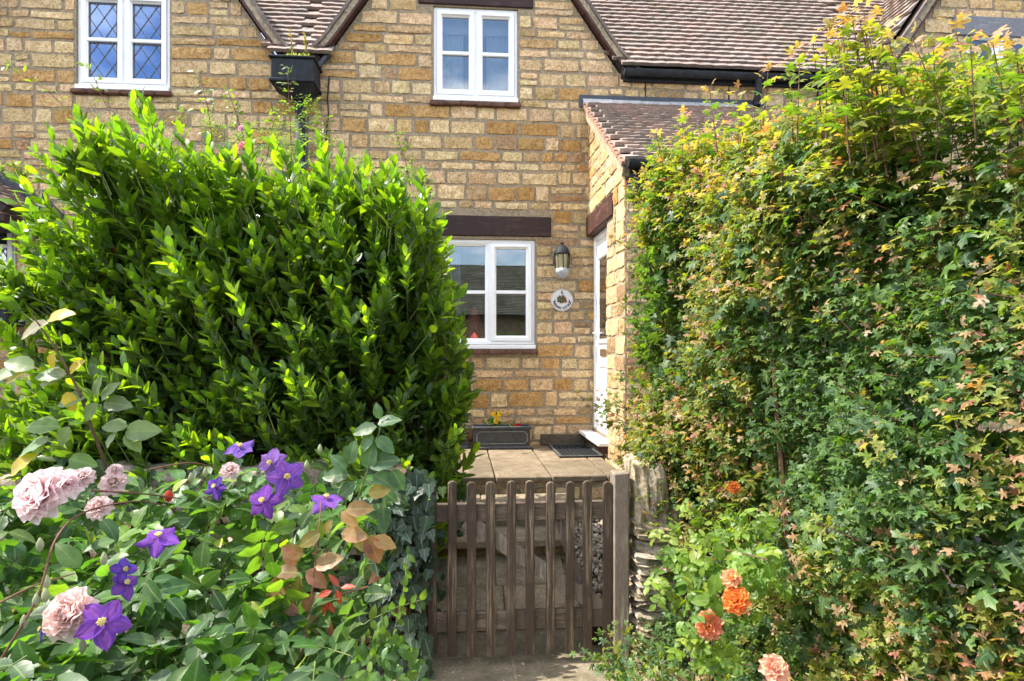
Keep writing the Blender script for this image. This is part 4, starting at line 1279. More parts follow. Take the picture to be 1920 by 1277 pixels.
def frames(D, N):
    """rows: across, along, normal"""
    D = nrm(D); X = nrm(np.cross(D, N)); Nn = np.cross(X, D)
    return np.stack([X, D, Nn], 1)
class Leaves:
    """collects leaves of one plant, then writes the largest as objects and the rest as one mesh"""
    def __init__(self): self.items = []
    def add(self, tm, P, D, N, L, tint, outer=None):
        P = np.asarray(P, float).reshape(-1, 3); n = len(P)
        D = np.broadcast_to(np.asarray(D, float), (n, 3)); N = np.broadcast_to(np.asarray(N, float), (n, 3))
        L = np.broadcast_to(np.asarray(L, float), (n,)); tint = np.broadcast_to(np.asarray(tint, float), (n, 3))
        outer = np.ones(n) if outer is None else np.broadcast_to(np.asarray(outer, float), (n,))
        if n: self.items.append((tm, P, frames(D, N), L, tint, outer))
    def emit(self, parent, mat, own=300, name='leaf', rest='foliage'):
        groups = {}
        cand = []
        for gi, (tm, P, Fr, L, t, o) in enumerate(self.items):
            pr = project(P + Fr[:, 1] * (L / 2)[:, None])
            sc = L * FPX / pr[:, 2] * (o > .5)
            sc *= (pr[:, 0] > 5) & (pr[:, 0] < 1915) & (pr[:, 1] > 5) & (pr[:, 1] < 1272) & (P[:, 1] > .2)
            sc *= (.5 + o * .5)
            for i in np.argsort(-sc)[:own * 3]: cand.append((sc[i], gi, i))
        cand.sort(reverse=True)
        chosen = [c for c in cand if c[0] > 9][:own]
        ch = {}
        for _, gi, i in chosen: ch.setdefault(gi, []).append(i)
        RV, RF, RT, RU, off = {}, {}, {}, {}, {}
        for gi, (tm, P, Fr, L, t, o) in enumerate(self.items):
            tv, tf, tu = tm; k = tf.shape[1]
            W = np.einsum('vj,njk->nvk', tv, Fr) * L[:, None, None]
            keep = np.ones(len(P), bool)
            for i in ch.get(gi, []):
                keep[i] = False
                mk(name, (P[i] + W[i], tf), mat, parent, tint=t[i], uv=tu, smooth=True, origin=P[i])
            W = W[keep] + P[keep][:, None]; m = len(W)
            if not m: continue
            nv = len(tv); o0_ = off.get(k, 0)
            RV.setdefault(k, []).append(W.reshape(-1, 3))
            RF.setdefault(k, []).append((tf[None] + (np.arange(m) * nv)[:, None, None] + o0_).reshape(-1, k))
            RT.setdefault(k, []).append(np.repeat(t[keep], nv, 0)); RU.setdefault(k, []).append(np.tile(tu, (m, 1)))
            off[k] = o0_ + m * nv
        for k in RV:
            ob = mk(rest, (np.concatenate(RV[k]), np.concatenate(RF[k])), mat, parent, tint=np.concatenate(RT[k]), uv=np.concatenate(RU[k]), smooth=True, origin=WL[parent.name])
            ob['kind'] = 'stuff'
def jit(n, s): return rng.normal(0, s, (n, 3))
def palette(n, cols, wts, var=.15):
    cols = np.array(cols); i = rng.choice(len(cols), n, p=np.array(wts) / np.sum(wts))
    return cols[i] * rng.uniform(1 - var, 1 + var, (n, 1)) * rng.uniform(.94, 1.06, (n, 3))
def spiral_shoots(B, D, length, nl, leaf0, leaf1, a0, a1):
    """leaves set spirally on straight shoots. returns P, Dir, Nrm, L, t"""
    n = len(B); D = nrm(D)
    ref = np.where(np.abs(D[:, 2:3]) < .9, np.array([[0, 0, 1.0]]), np.array([[1.0, 0, 0]]))
    U = nrm(np.cross(D, ref)); W = np.cross(D, U)
    t = np.linspace(.12, 1, nl)[None, :] + rng.uniform(-.03, .03, (n, nl))
    ph = rng.uniform(0, 6.28, (n, 1)) + np.arange(nl)[None] * 2.399 + rng.uniform(-.3, .3, (n, nl))
    rad = np.cos(ph)[..., None] * U[:, None] + np.sin(ph)[..., None] * W[:, None]
    ang = a0 + (a1 - a0) * t + rng.normal(0, .12, (n, nl))
    P = B[:, None] + D[:, None] * (t * length[:, None])[..., None]
    Ld = D[:, None] * np.cos(ang)[..., None] + rad * np.sin(ang)[..., None]
    Nn = D[:, None] * np.sin(ang)[..., None] - rad * np.cos(ang)[..., None]
    L = (leaf0 + (leaf1 - leaf0) * t ** 2) * rng.uniform(.8, 1.15, (n, nl))
    return P.reshape(-1, 3), Ld.reshape(-1, 3), Nn.reshape(-1, 3), L.ravel(), t.ravel()
def poly_sdf(Pt, poly):
    """positive inside"""
    poly = np.asarray(poly, float); d = np.full(len(Pt), 1e9); ins = np.zeros(len(Pt), bool); gx_ = np.zeros((len(Pt), 2))
    n = len(poly)
    for i in range(n):
        a, b = poly[i], poly[(i + 1) % n]
        ab = b - a; t = np.clip(((Pt - a) @ ab) / (ab @ ab), 0, 1)[:, None]
        v = Pt - (a + t * ab); dd = np.linalg.norm(v, axis=1)
        m = dd < d; d[m] = dd[m]; gx_[m] = v[m]
        c = ((a[1] > Pt[:, 1]) != (b[1] > Pt[:, 1]))
        with np.errstate(divide='ignore', invalid='ignore'):
            xi = (b[0] - a[0]) * (Pt[:, 1] - a[1]) / (b[1] - a[1]) + a[0]
        ins ^= c & (Pt[:, 0] < xi)
    return np.where(ins, d, -d), gx_
def stems_mesh(name, B, T, r0, r1, mat, parent, n=4):
    """straight twigs as one mesh"""
    B, T = np.asarray(B), np.asarray(T); m = len(B)
    D = nrm(T - B); ref = np.where(np.abs(D[:, 2:3]) < .9, np.array([[0, 0, 1.0]]), np.array([[1.0, 0, 0]]))
    U = nrm(np.cross(D, ref)); W = np.cross(D, U)
    V = []
    for P, r in ((B, r0), (T, r1)):
        r = np.broadcast_to(np.asarray(r, float), (m,))[:, None]
        for k in range(n):
            a = 2 * math.pi * k / n
            V.append(P + r * (math.cos(a) * U + math.sin(a) * W))
    V = np.stack(V, 1).reshape(-1, 3)
    F = np.array([(k, (k + 1) % n, n + (k + 1) % n, n + k) for k in range(n)])
    F = (F[None] + (np.arange(m) * 2 * n)[:, None, None]).reshape(-1, 4)
    o = mk(name, (V, F), mat, parent, origin=WL[parent.name]); o['kind'] = 'stuff'
    return o

# ------------------------------------------------------------------ laurel
LY, LT = 4.25, .62
laurel = thing('laurel_shrub', (-1.4, LY, .42), 'large clipped laurel with glossy bright green leaves, left of the gate', 'shrub')
L_OUT = [(-60, 830), (40, 760), (80, 690), (85, 600), (70, 530), (95, 460), (130, 385), (150, 340), (195, 312), (260, 300), (340, 330), (480, 345), (640, 355), (720, 370), (770, 395), (802, 435), (822, 485),
         (838, 545), (850, 620), (856, 700), (854, 770), (848, 850), (834, 940), (815, 1080), (-60, 1080)]
lp = np.array([[at(u, v, LY - .2)[0], at(u, v, LY - .2)[2]] for u, v in L_OUT])
lp[:, 1] = np.maximum(lp[:, 1], .5)
def pillow(n, poly, yc, T, rim=.45, front=.8, batter=.5):
    lo, hi = poly.min(0), poly.max(0)
    pts = rng.uniform(lo, hi, (n * 3, 2)); d, g = poly_sdf(pts, poly); m = d > 0; pts, d, g = pts[m][:n], d[m][:n], g[m][:n]
    h = T * np.sqrt(np.clip(1 - (1 - np.clip(d / rim, 0, 1)) ** 2, 0, 1))
    sgn = np.where(rng.uniform(0, 1, len(pts)) < front, -1, 1)
    kz = np.clip((pts[:, 1] - lo[1]) / (hi[1] - lo[1]), 0, 1)
    P = np.stack([pts[:, 0], yc + sgn * h + (sgn < 0) * batter * kz, pts[:, 1]], 1)
    out2 = -g / (np.linalg.norm(g, axis=1, keepdims=True) + 1e-9)      # towards the outline
    k = (1 - np.clip(d / rim, 0, 1))[:, None]
    N = nrm(np.stack([out2[:, 0] * k[:, 0], sgn * (1 - k[:, 0] * .75), out2[:, 1] * k[:, 0] + .18], 1))
    return P, N, d
def outline_pts(n, poly, yc, T):
    q = np.roll(poly, -1, 0); e = q - poly; l = np.linalg.norm(e, axis=1); i = rng.choice(len(poly), n, p=l / l.sum()); t = rng.uniform(0, 1, (n, 1))
    p = poly[i] + e[i] * t
    area = .5 * np.sum(poly[:, 0] * q[:, 1] - q[:, 0] * poly[:, 1])
    nn = np.stack([e[i][:, 1], -e[i][:, 0]], 1) * np.sign(area); nn = nrm(nn)
    w = rng.uniform(-1, 1, n)
    P = np.stack([p[:, 0], yc + w * T * .9, p[:, 1]], 1)
    N = nrm(np.stack([nn[:, 0], w * .6, nn[:, 1]], 1))
    keep = p[:, 1] > .6
    return P[keep], N[keep]
LL = Leaves()
P1, N1, d1 = pillow(1300, lp, LY, LT)
P2, N2 = outline_pts(700, lp, LY, LT)
P = np.concatenate([P1, P2]); N = np.concatenate([N1, N2]); n = len(P)
# uneven surface
bumpv = .09 * np.sin(P[:, 0] * 6.1 + 1) * np.sin(P[:, 2] * 5.3) + rng.normal(0, .05, n) + .15 * ((rng.uniform(0, 1, n) < .25) & (N[:, 1] < -.8))
bumpv[len(P1):] = bumpv[len(P1):] * .5 - .03
P = P + N * bumpv[:, None]
lean = np.interp(P[:, :1], [-3, -1.5, -.5, .1], [-.65, -.45, -.15, .1])
D = nrm(N * .42 + np.concatenate([lean, np.zeros((n, 1)) - .15, np.full((n, 1), .9)], 1) + jit(n, .2))
young = rng.uniform(0, 1, n) < np.clip(.6 + (P[:, 2] - 1.4) * .18, .5, .85)
ln = np.where(young, rng.uniform(.22, .38, n), rng.uniform(.14, .26, n))
B = P - D * (ln * .6)[:, None]
p_, d_, n_, l_, t_ = spiral_shoots(B, D, ln, 11, .125, .085, .9, .3)
l_ = l_ * np.repeat(rng.uniform(.72, 1.18, n), 11)
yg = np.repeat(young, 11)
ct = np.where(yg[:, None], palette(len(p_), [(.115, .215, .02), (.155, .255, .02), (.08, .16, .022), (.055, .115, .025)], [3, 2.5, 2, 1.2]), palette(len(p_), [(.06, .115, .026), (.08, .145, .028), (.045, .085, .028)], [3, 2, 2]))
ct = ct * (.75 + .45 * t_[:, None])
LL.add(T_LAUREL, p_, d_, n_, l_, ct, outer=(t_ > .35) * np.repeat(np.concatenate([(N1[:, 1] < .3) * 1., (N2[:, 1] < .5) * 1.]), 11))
stems_mesh('twigs', B - D * .1, B + D * ln[:, None], .004, .002, M_STEMG, laurel)
# tall leading shoots at the top left
tops = [(95, 250, -.5), (150, 215, -.4), (185, 235, -.2), (250, 190, -.15), (268, 185, -.05), (285, 215, .1), (120, 330, -.5), (60, 400, -.6), (35, 430, -.7), (210, 240, -.3),
        (340, 250, -.2), (390, 270, -.1), (465, 258, -.1), (600, 268, .05), (640, 285, .0), (690, 300, .1), (740, 310, .1), (790, 330, .1), (560, 280, 0), (720, 320, .1), (150, 260, -.4), (300, 250, 0)]
B, D, ln = [], [], []
for u, v, le in tops:
    tip = at(u, v, LY - rng.uniform(.1, .5)); dd = nrm(np.array([le, -.15, 1]) + rng.normal(0, .08, 3)); l = rng.uniform(.28, .42)
    B.append(tip - dd * l); D.append(dd); ln.append(l)
B, D, ln = np.array(B), np.array(D), np.array(ln)
p_, d_, n_, l_, t_ = spiral_shoots(B, D, ln, 13, .13, .085, .9, .22)
LL.add(T_LAUREL, p_, d_, n_, l_, palette(len(p_), [(.105, .21, .02), (.135, .245, .022), (.06, .14, .025)], [3, 2, 2]))
stems_mesh('shoots', B, B + D * ln[:, None], .005, .002, M_STEMG, laurel)
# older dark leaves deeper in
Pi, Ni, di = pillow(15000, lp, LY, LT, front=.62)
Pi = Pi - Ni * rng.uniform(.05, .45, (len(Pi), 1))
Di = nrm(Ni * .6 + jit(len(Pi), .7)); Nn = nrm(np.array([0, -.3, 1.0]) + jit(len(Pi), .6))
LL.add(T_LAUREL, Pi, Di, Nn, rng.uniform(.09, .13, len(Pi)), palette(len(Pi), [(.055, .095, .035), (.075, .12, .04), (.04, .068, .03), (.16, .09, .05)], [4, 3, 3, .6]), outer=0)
# a few dead brown leaves at the front
Pd, Nd_, _ = pillow(110, lp, LY, LT, front=1); 
LL.add(T_LAUREL, Pd - Nd_ * .03, nrm(jit(len(Pd), 1) + np.array([0, 0, -.5])), nrm(jit(len(Pd), 1)), .08, palette(len(Pd), [(.17, .08, .04), (.13, .055, .03)], [1, 1]))
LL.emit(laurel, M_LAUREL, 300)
# trunks and limbs
tr = []
for k in range(16):
    x0 = rng.uniform(-2.4, -.65)
    pts = [(x0, LY + rng.uniform(-.15, .15), .4)]
    for j in range(4): pts.append((pts[-1][0] + rng.uniform(-.12, .12), LY + rng.uniform(-.3, .3), .4 + (j + 1) * rng.uniform(.35, .55)))
    mk('trunk', tube(pts, [.028, .024, .018, .012, .006], 6), M_STEM, laurel)
# blossom of a climber caught in the laurel top comes later

# ------------------------------------------------------------------ field maple hedge
hedge = thing('maple_hedge', (2.0, 3.2, 0), 'tall field maple hedge with bronze young leaves filling the right side', 'hedge')
H0, H1 = np.array([1.06, 4.15]), np.array([1.86, 1.0])
ht_ = (H1 - H0) / np.linalg.norm(H1 - H0); HL = np.linalg.norm(H1 - H0); hn_ = np.array([ht_[1], -ht_[0]])
if hn_[0] > 0: hn_ = -hn_
HTOP = 2.92
def htop(s): return np.interp(s, [0, 1.3, 1.9, 2.3, 2.7, 3.3], [2.93, 2.90, 2.78, 2.58, 2.42, 2.35])
def hedge_surf(n):
    s = rng.uniform(-.05, HL, n); ht2 = htop(s); z = rng.uniform(.02, 1, n) * ht2
    bul = .10 * np.sin(s * 2.6 + z * 1.7) + .08 * np.sin(z * 3.3 - s * 4) + rng.normal(0, .05, n)
    low = np.clip((1.0 - z) / 1.0, 0, 1) * .06
    round_top = np.clip((z - ht2 + .4) / .4, 0, 1) ** 2 * .28
    round_end = np.clip((.45 - s) / .45, 0, 1) ** 2 * .30
    off = bul + low - round_top - round_end
    XY = H0 + ht_ * s[:, None] + hn_ * off[:, None]
    N = np.stack([np.full(n, hn_[0]), np.full(n, hn_[1]), np.zeros(n)], 1)
    N[:, 2] += np.clip((z - ht2 + .5) / .5, 0, 1) * 1.2
    N[:, :2] -= ht_ * (np.clip((.5 - s) / .5, 0, 1) * .9)[:, None]
    return np.concatenate([XY, z[:, None]], 1), nrm(N), s
def hedge_end(n):
    w = rng.uniform(0, .9, n); z = rng.uniform(.1, HTOP, n)
    XY = H0 - hn_ * w[:, None] + ht_ * (rng.normal(0, .06, n) + .25 * (1 - np.clip(w / .4, 0, 1)) ** 2)[:, None]
    return np.concatenate([XY, z[:, None]], 1), nrm(np.tile(np.array([-ht_[0], -ht_[1], .15]), (n, 1)) + hn_[0] * 0), np.zeros(n)
def hedge_top(n):
    s = rng.uniform(0, HL, n); w = rng.uniform(0, .9, n)
    XY = H0 + ht_ * s[:, None] - hn_ * w[:, None]
    z = htop(s) - .22 * np.clip((.35 - w) / .35, 0, 1) ** 2 + rng.normal(0, .05, n) + .08 * np.sin(s * 3 + w * 4)
    return np.concatenate([XY, z[:, None]], 1), nrm(np.tile(np.array([hn_[0] * .25, hn_[1] * .25, 1.0]), (n, 1))), s
HLv = Leaves()
def pair_shoots(B, D, ln, nn, l0, l1, up):
    """opposite leaf pairs on shoots; blades face up and outwards"""
    n = len(B); D = nrm(D)
    side = nrm(np.cross(D, np.array([0, 0, 1.0])) + 1e-4); oth = np.cross(D, side)
    P, Dd, Nn, L, T = [], [], [], [], []
    ph0 = rng.uniform(0, 6.28, n)
    for j in range(nn):
        t = (j + 1) / nn
        ph = ph0 + j * math.pi / 2
        r = np.cos(ph)[:, None] * side + np.sin(ph)[:, None] * oth
        for sg in (1, -1):
            d = nrm(D * (.35 + .5 * t) + r * sg + jit(n, .18) + np.array([0, 0, -.1]))
            pos = B + D * (ln * t)[:, None] + d * .02
            P.append(pos); Dd.append(d); Nn.append(nrm(up + jit(n, .28))); L.append((l0 + (l1 - l0) * t) * rng.uniform(.75, 1.2, n)); T.append(np.full(n, t))
    return np.concatenate(P), np.concatenate(Dd), np.concatenate(Nn), np.concatenate(L), np.concatenate(T)
MG = [(.066, .13, .038), (.088, .16, .04), (.044, .095, .038)]; MY = [(.17, .205, .04), (.205, .22, .055), (.13, .185, .035)]; MR = [(.30, .19, .12), (.27, .12, .09), (.33, .24, .15), (.24, .2, .08)]
Pa, Na, sa = hedge_surf(2300); Pb_, Nb_, sb_ = hedge_end(330); Pc, Nc, sc_ = hedge_top(560)
P = np.concatenate([Pa, Pb_, Pc]); N = np.concatenate([Na, Nb_, Nc]); s_all = np.concatenate([sa, sb_, sc_]); n = len(P)
D = nrm(N * .9 + np.array([0, 0, .55]) + jit(n, .35))
patch = np.sin(P[:, 1] * 3.1 + P[:, 2] * 2.3) + np.sin(P[:, 2] * 4.1 - P[:, 1] * 1.3 + 2) + rng.normal(0, .8, n)
young = patch + (s_all < 1.6) * .7 + (P[:, 2] > htop(s_all) - .4) * 1.4 > .1
ln = rng.uniform(.08, .2, n)
nn = 5
p_, d_, n_, l_, t_ = pair_shoots(P - D * (ln * .7)[:, None], D, ln, nn, .057, .032, nrm(N * .55 + np.array([0, 0, .85])))
yg = np.tile(young, nn * 2); red = np.tile(young & (rng.uniform(0, 1, n) < .55), nn * 2)
ct = palette(len(p_), MG, [3, 2, 3])
ycol = palette(len(p_), MY, [3, 2, 3]); rcol = palette(len(p_), MR, [3, 2, 3, 2])
ct = np.where((yg & (t_ > .3))[:, None], ycol, ct); ct = np.where((red & (t_ > .7))[:, None], rcol, ct)
HLv.add(T_MAPLE, p_, d_, n_, l_, ct, outer=(t_ > .3) * np.tile((N[:, 1] < .6) * 1., nn * 2))
stems_mesh('twigs', P - D * (ln * .9)[:, None], P + D * (ln * .3)[:, None], .0025, .0012, M_STEMR, hedge)
# mature larger leaves filling the face
Pm, Nm, sm = hedge_surf(5200); Pm2, Nm2, sm2 = hedge_end(800); Pm3, Nm3, _ = hedge_top(900)
Pm = np.concatenate([Pm - Nm * rng.uniform(-.02, .22, (len(Pm), 1)), Pm2 - Nm2 * rng.uniform(0, .2, (len(Pm2), 1)), Pm3 - Nm3 * rng.uniform(0, .2, (len(Pm3), 1))]); Nm = np.concatenate([Nm, Nm2, Nm3]); n = len(Pm)
Dm = nrm(np.cross(Nm, jit(n, 1)) * .8 + np.array([0, 0, -.45]) + Nm * .3)
HLv.add(T_MAPLE, Pm, Dm, nrm(Nm * .75 + np.array([0, 0, .6]) + jit(n, .3)), rng.uniform(.042, .078, n), palette(n, MG + [(.09, .15, .035)], [4, 3, 4, 1]), outer=.2)
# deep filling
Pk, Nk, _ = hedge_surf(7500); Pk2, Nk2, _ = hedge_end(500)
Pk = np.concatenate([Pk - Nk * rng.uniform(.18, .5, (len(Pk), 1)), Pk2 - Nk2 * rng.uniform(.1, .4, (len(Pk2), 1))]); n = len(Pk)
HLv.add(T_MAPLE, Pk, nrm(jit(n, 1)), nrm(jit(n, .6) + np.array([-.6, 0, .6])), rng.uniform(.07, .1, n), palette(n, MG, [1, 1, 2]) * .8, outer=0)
# long leading shoots above the top and at the face
lead = [(1595, 20, 2.2, .34), (1648, 35, 2.1, .24), (1500, 95, 2.5, .2), (1790, 45, 1.95, .2), (1710, 70, 2.0, .16), (1860, 75, 1.75, .15), (1440, 135, 2.8, .2), (1330, 165, 3.2, .18), (1230, 250, 3.7, .15),
        (1570, 55, 2.25, .3), (1612, 40, 2.2, .3), (1630, 60, 2.15, .3), (1585, 70, 2.3, .3), (1660, 55, 2.05, .25), (1550, 60, 2.35, .25), (1605, 80, 2.2, .25), (1640, 85, 2.2, .25), (1525, 85, 2.45, .22), (1580, 30, 2.2, .3), (1620, 22, 2.15, .28),
        (1905, 90, 1.7, .14), (1560, 75, 2.3, .22), (1480, 110, 2.6, .18), (1820, 85, 1.85, .14), (1750, 95, 2.0, .14), (1670, 95, 2.1, .16), (1380, 170, 3.0, .15), (1280, 215, 3.4, .15)]
B, D, ln = [], [], []
for u, v, Y, l in lead:
    tip = at(u, v, Y); dd = nrm(np.array([-.12, .05, 1]) + rng.normal(0, .1, 3)); B.append(tip - dd * l * 1.3); D.append(dd); ln.append(l * 1.3)
B, D, ln = np.array(B), np.array(D), np.array(ln)
p_, d_, n_, l_, t_ = pair_shoots(B - D * .08, D, ln + .08, 10, .07, .04, np.tile(np.array([-.2, -.3, .9]), (len(B), 1)))
ct = palette(len(p_), MY + [(.08, .15, .03)], [3, 2, 3, 3]); ct = np.where((t_ > .8)[:, None], palette(len(p_), MR, [2, 1, 2, 2]), ct)
HLv.add(T_MAPLE, p_, d_, n_, l_, ct)
stems_mesh('shoots', B - D * .12, B + D * ln[:, None], .0038, .0018, M_STEM, hedge)
# sprays reaching towards the gate, low down and at the porch
spr = [(1110, 1215, 3.1, -.6), (1150, 1190, 3.2, -.5), (1190, 1230, 3.0, -.5), (1130, 1250, 3.0, -.5), (1200, 1190, 3.2, -.3), (1170, 1265, 2.9, -.4), (1230, 1255, 2.9, -.4), (1110, 750, 4.4, -.8), (1150, 775, 4.4, -.8), (1165, 800, 4.3, -.8),
       (1175, 450, 4.2, -.6), (1180, 560, 4.2, -.6), (1185, 640, 4.2, -.6), (1175, 700, 4.2, -.5), (1200, 400, 4.2, -.4), (1195, 830, 4.1, -.5), (1225, 890, 4.0, -.5), (1185, 500, 4.2, -.5), (1190, 610, 4.1, -.5)]
B, D, ln = [], [], []
for u, v, Y, k in spr:
    for r in range(3):
        tip = at(u + rng.uniform(-25, 25), v + rng.uniform(-20, 20), Y); dd = nrm(np.array([k, -.1, .35]) + rng.normal(0, .2, 3)); l = rng.uniform(.15, .3)
        B.append(tip - dd * l); D.append(dd); ln.append(l)
B, D, ln = np.array(B), np.array(D), np.array(ln)
p_, d_, n_, l_, t_ = pair_shoots(B, D, ln, 5, .055, .035, np.tile(np.array([-.3, -.4, .8]), (len(B), 1)))
ct = palette(len(p_), MG + MY, [3, 3, 3, 1, 1, 1]); ct = np.where(((t_ > .8) & (p_[:, 2] > 1.0))[:, None], palette(len(p_), MR, [2, 1, 2, 2]), ct)
HLv.add(T_MAPLE, p_, d_, n_, l_, ct)
stems_mesh('sprays', B - D * .3, B + D * ln[:, None], .003, .0015, M_STEMR, hedge)
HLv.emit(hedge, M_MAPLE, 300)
for k in range(22):
    s = rng.uniform(.1, HL); b0 = H0 + ht_ * s - hn_ * rng.uniform(.25, .6)
    pts = [(b0[0], b0[1], -.01)]
    for j in range(5):
        pts.append((pts[-1][0] + rng.uniform(-.1, .06), pts[-1][1] + rng.uniform(-.12, .12), (j + 1) * rng.uniform(.45, .56)))
    mk('trunk', tube(pts, [.022, .019, .015, .011, .007, .004], 6), M_STEM, hedge)
# ------------------------------------------------------------------ foreground rose and clematis
def petal_geo(L, W, cup, curl, nx=5, ny=5, ruf=.0):
    V, F = [], []
    for j in range(ny):
        y = j / (ny - 1)
        w = W * (math.sin(math.pi * (.12 + .76 * y)) ** .7) * (1 if y < .98 else .75)
        for i in range(nx):
            x = -1 + 2 * i / (nx - 1)
            z = cup * (x * x) * W + curl * y * y * L + ruf * random.uniform(-1, 1)
            V.append((x * w / 2, y * L - (.10 * L * x * x if j == ny - 1 else 0), z))
    for j in range(ny - 1):
        for i in range(nx - 1): F.append((j * nx + i, j * nx + i + 1, (j + 1) * nx + i + 1, (j + 1) * nx + i))
    return np.array(V), F
def axes(face):
    f = nrm(np.array(face, float)); a = nrm(np.cross(f, np.array([0, 0, 1.0]) if abs(f[2]) < .9 else np.array([1.0, 0, 0]))); b = np.cross(f, a)
    return a, b, f
def rose_flower(c, r, face, cols, parent, layers=5, own=True):
    """cupped double rose; petals in whorls from open outer ones to closed heart"""
    a, b, f = axes(face); c = np.array(c, float)
    core = mk('rose_flower', lathe([(0, -r * .45), (r * .12, -r * .4), (r * .2, -r * .2), (r * .16, 0), (0, r * .1)], (0, 0, 0), 8), M_PETAL, parent, tint=np.array(cols[0]), smooth=True, origin=np.zeros(3))
    M = np.stack([a, b, f], 1)
    rot = Matrix([list(M[0]), list(M[1]), list(M[2])]).to_euler()
    core.location = c - WL[parent.name]; WL[core.name] = c
    core.rotation_euler = rot
    allp = []
    for l in range(layers):
        k = l / (layers - 1)                       # 0 heart .. 1 outer
        n = int(5 + 5 * k); Lp = r * (.55 + .55 * k) * random.uniform(.93, 1.05); tilt = R(6 + 74 * k)
        for i in range(n):
            ph = 2 * math.pi * (i + .5 * (l % 2)) / n + random.uniform(-.15, .15)
            V, F = petal_geo(Lp, r * (.52 + .5 * k), .26, -.22 * k + .22 * (1 - k), ruf=r * .012)
            t2 = tilt + random.uniform(-.12, .12)
            rad = np.array([math.cos(ph), math.sin(ph), 0]); tan = np.array([-math.sin(ph), math.cos(ph), 0])
            up = np.array([0, 0, 1.0])
            yd = rad * math.sin(t2) + up * math.cos(t2); zd = -rad * math.cos(t2) + up * math.sin(t2)
            W = V[:, :1] * tan + V[:, 1:2] * yd + V[:, 2:] * zd + rad * r * (.04 + .1 * k) - up * r * .3 * k - up * r * .05
            Wd = W @ M.T + c
            ci = cols[min(len(cols) - 1, int(k * len(cols)))]
            y01 = np.clip(V[:, 1] / Lp, 0, 1)[:, None]
            tn = np.array(ci)[None] * (1 - y01) + np.array(cols[-1])[None] * y01
            allp.append((Wd, F, tn * random.uniform(.92, 1.06)))
    core.rotation_euler = (0, 0, 0)
    me = core.data
    co = np.empty(len(me.vertices) * 3, np.float32); me.vertices.foreach_get('co', co); co = co.reshape(-1, 3) @ M.T; me.vertices.foreach_set('co', co.astype(np.float32).ravel()); me.update()
    if own:
        for W, F, tn in allp: mk('petal', (W, F), M_PETAL, core, tint=tn, smooth=True, origin=c)
    else:
        V, F = join([(w, f_) for w, f_, _ in allp])
        mk('petals', (V, F), M_PETAL, core, tint=np.concatenate([t for _, _, t in allp]), smooth=True, origin=c)
    return core
def clematis_flower(c, r, face, parent, n=5, col=(.12, .055, .42), roll=0):
    a, b, f = axes(face); c = np.array(c, float)
    st = []
    for k in range(22):
        ph = k * 2.4; rr = .014 * r / .05 * math.sqrt(k / 22)
        p0 = c + f * .001; p1 = c + (a * math.cos(ph) + b * math.sin(ph)) * rr * .6 + f * r * .3
        st.append(tube([p0, p1], [.0009, .0013], 4))
    core = mk('clematis_flower', join(st), M_PETAL, parent, tint=np.array((.75, .65, .28)), origin=c)
    for i in range(n):
        ph = roll + 2 * math.pi * i / n + random.uniform(-.15, .15)
        V, F = petal_geo(r * random.uniform(.9, 1.15), r * random.uniform(.66, .8), random.uniform(-.2, .1), random.uniform(-.4, .05), 9, 7, r * .03)
        yy = V[:, 1] / V[:, 1].max(); V[:, 0] *= np.where(yy > .55, 1 - ((yy - .55) / .45) ** 1.5 * .8, 1)
        rad = a * math.cos(ph) + b * math.sin(ph); tan = -a * math.sin(ph) + b * math.cos(ph)
        W = c + V[:, :1] * tan + V[:, 1:2] * rad + V[:, 2:] * f
        x01 = np.exp(-(V[:, 0] / (r * .12)) ** 2)[:, None]
        tn = (np.array(col)[None] * (1 - x01 * .4) + np.array((.38, .12, .40))[None] * x01 * .4) * np.tile(np.array([1, .8, 1.1, .78, 1.0, .78, 1.1, .8, 1]), 7)[:, None] * rng.uniform(.88, 1.12, (len(V), 1))
        mk('petal', (W, F), M_PETAL, core, tint=tn * random.uniform(.85, 1.15), smooth=True, origin=c)
    return core

rose = thing('rose_bush', (-.75, 1.35, 0), 'pink rose bush with large glossy leaves in the left foreground', 'rose')
clem = thing('clematis', (-.5, 1.5, 0), 'purple clematis scrambling through the pink rose', 'clematis')
RG = [(.055, .13, .032), (.075, .16, .036), (.042, .10, .03), (.11, .19, .04)]
RL, CL = Leaves(), Leaves()
TOPV = [(-400, 960), (-100, 930), (0, 925), (60, 905), (200, 885), (330, 900), (420, 870), (520, 890), (600, 910), (680, 900), (740, 910), (765, 980), (775, 1060), (770, 1150), (740, 1300), (720, 1600)]
def topv(u):
    return np.interp(u, [p[0] for p in TOPV[:11]], [p[1] for p in TOPV[:11]])
def bush_depth(u, v):
    tv = topv(u)
    k = np.clip((v - tv) / (1300 - tv), 0, 1.6)
    return 1.85 - .75 * k - .28 * np.clip((420 - u) / 420, 0, 1.5) * (1 - .3 * k)
def bush_pts(n, back=0.0):
    out = []
    while len(out) < n:
        u = rng.uniform(-350, 775); v = rng.uniform(870, 1560)
        if v < topv(u) or u > np.interp(v, [880, 930, 980, 1100, 1200, 1300, 1600], [765, 745, 700, 680, 640, 600, 600]): continue
        Y = bush_depth(u, v) + back * rng.uniform(0, 1) + rng.normal(0, .04)
        out.append(at(u, v, max(.62, Y)))
    return np.array(out)
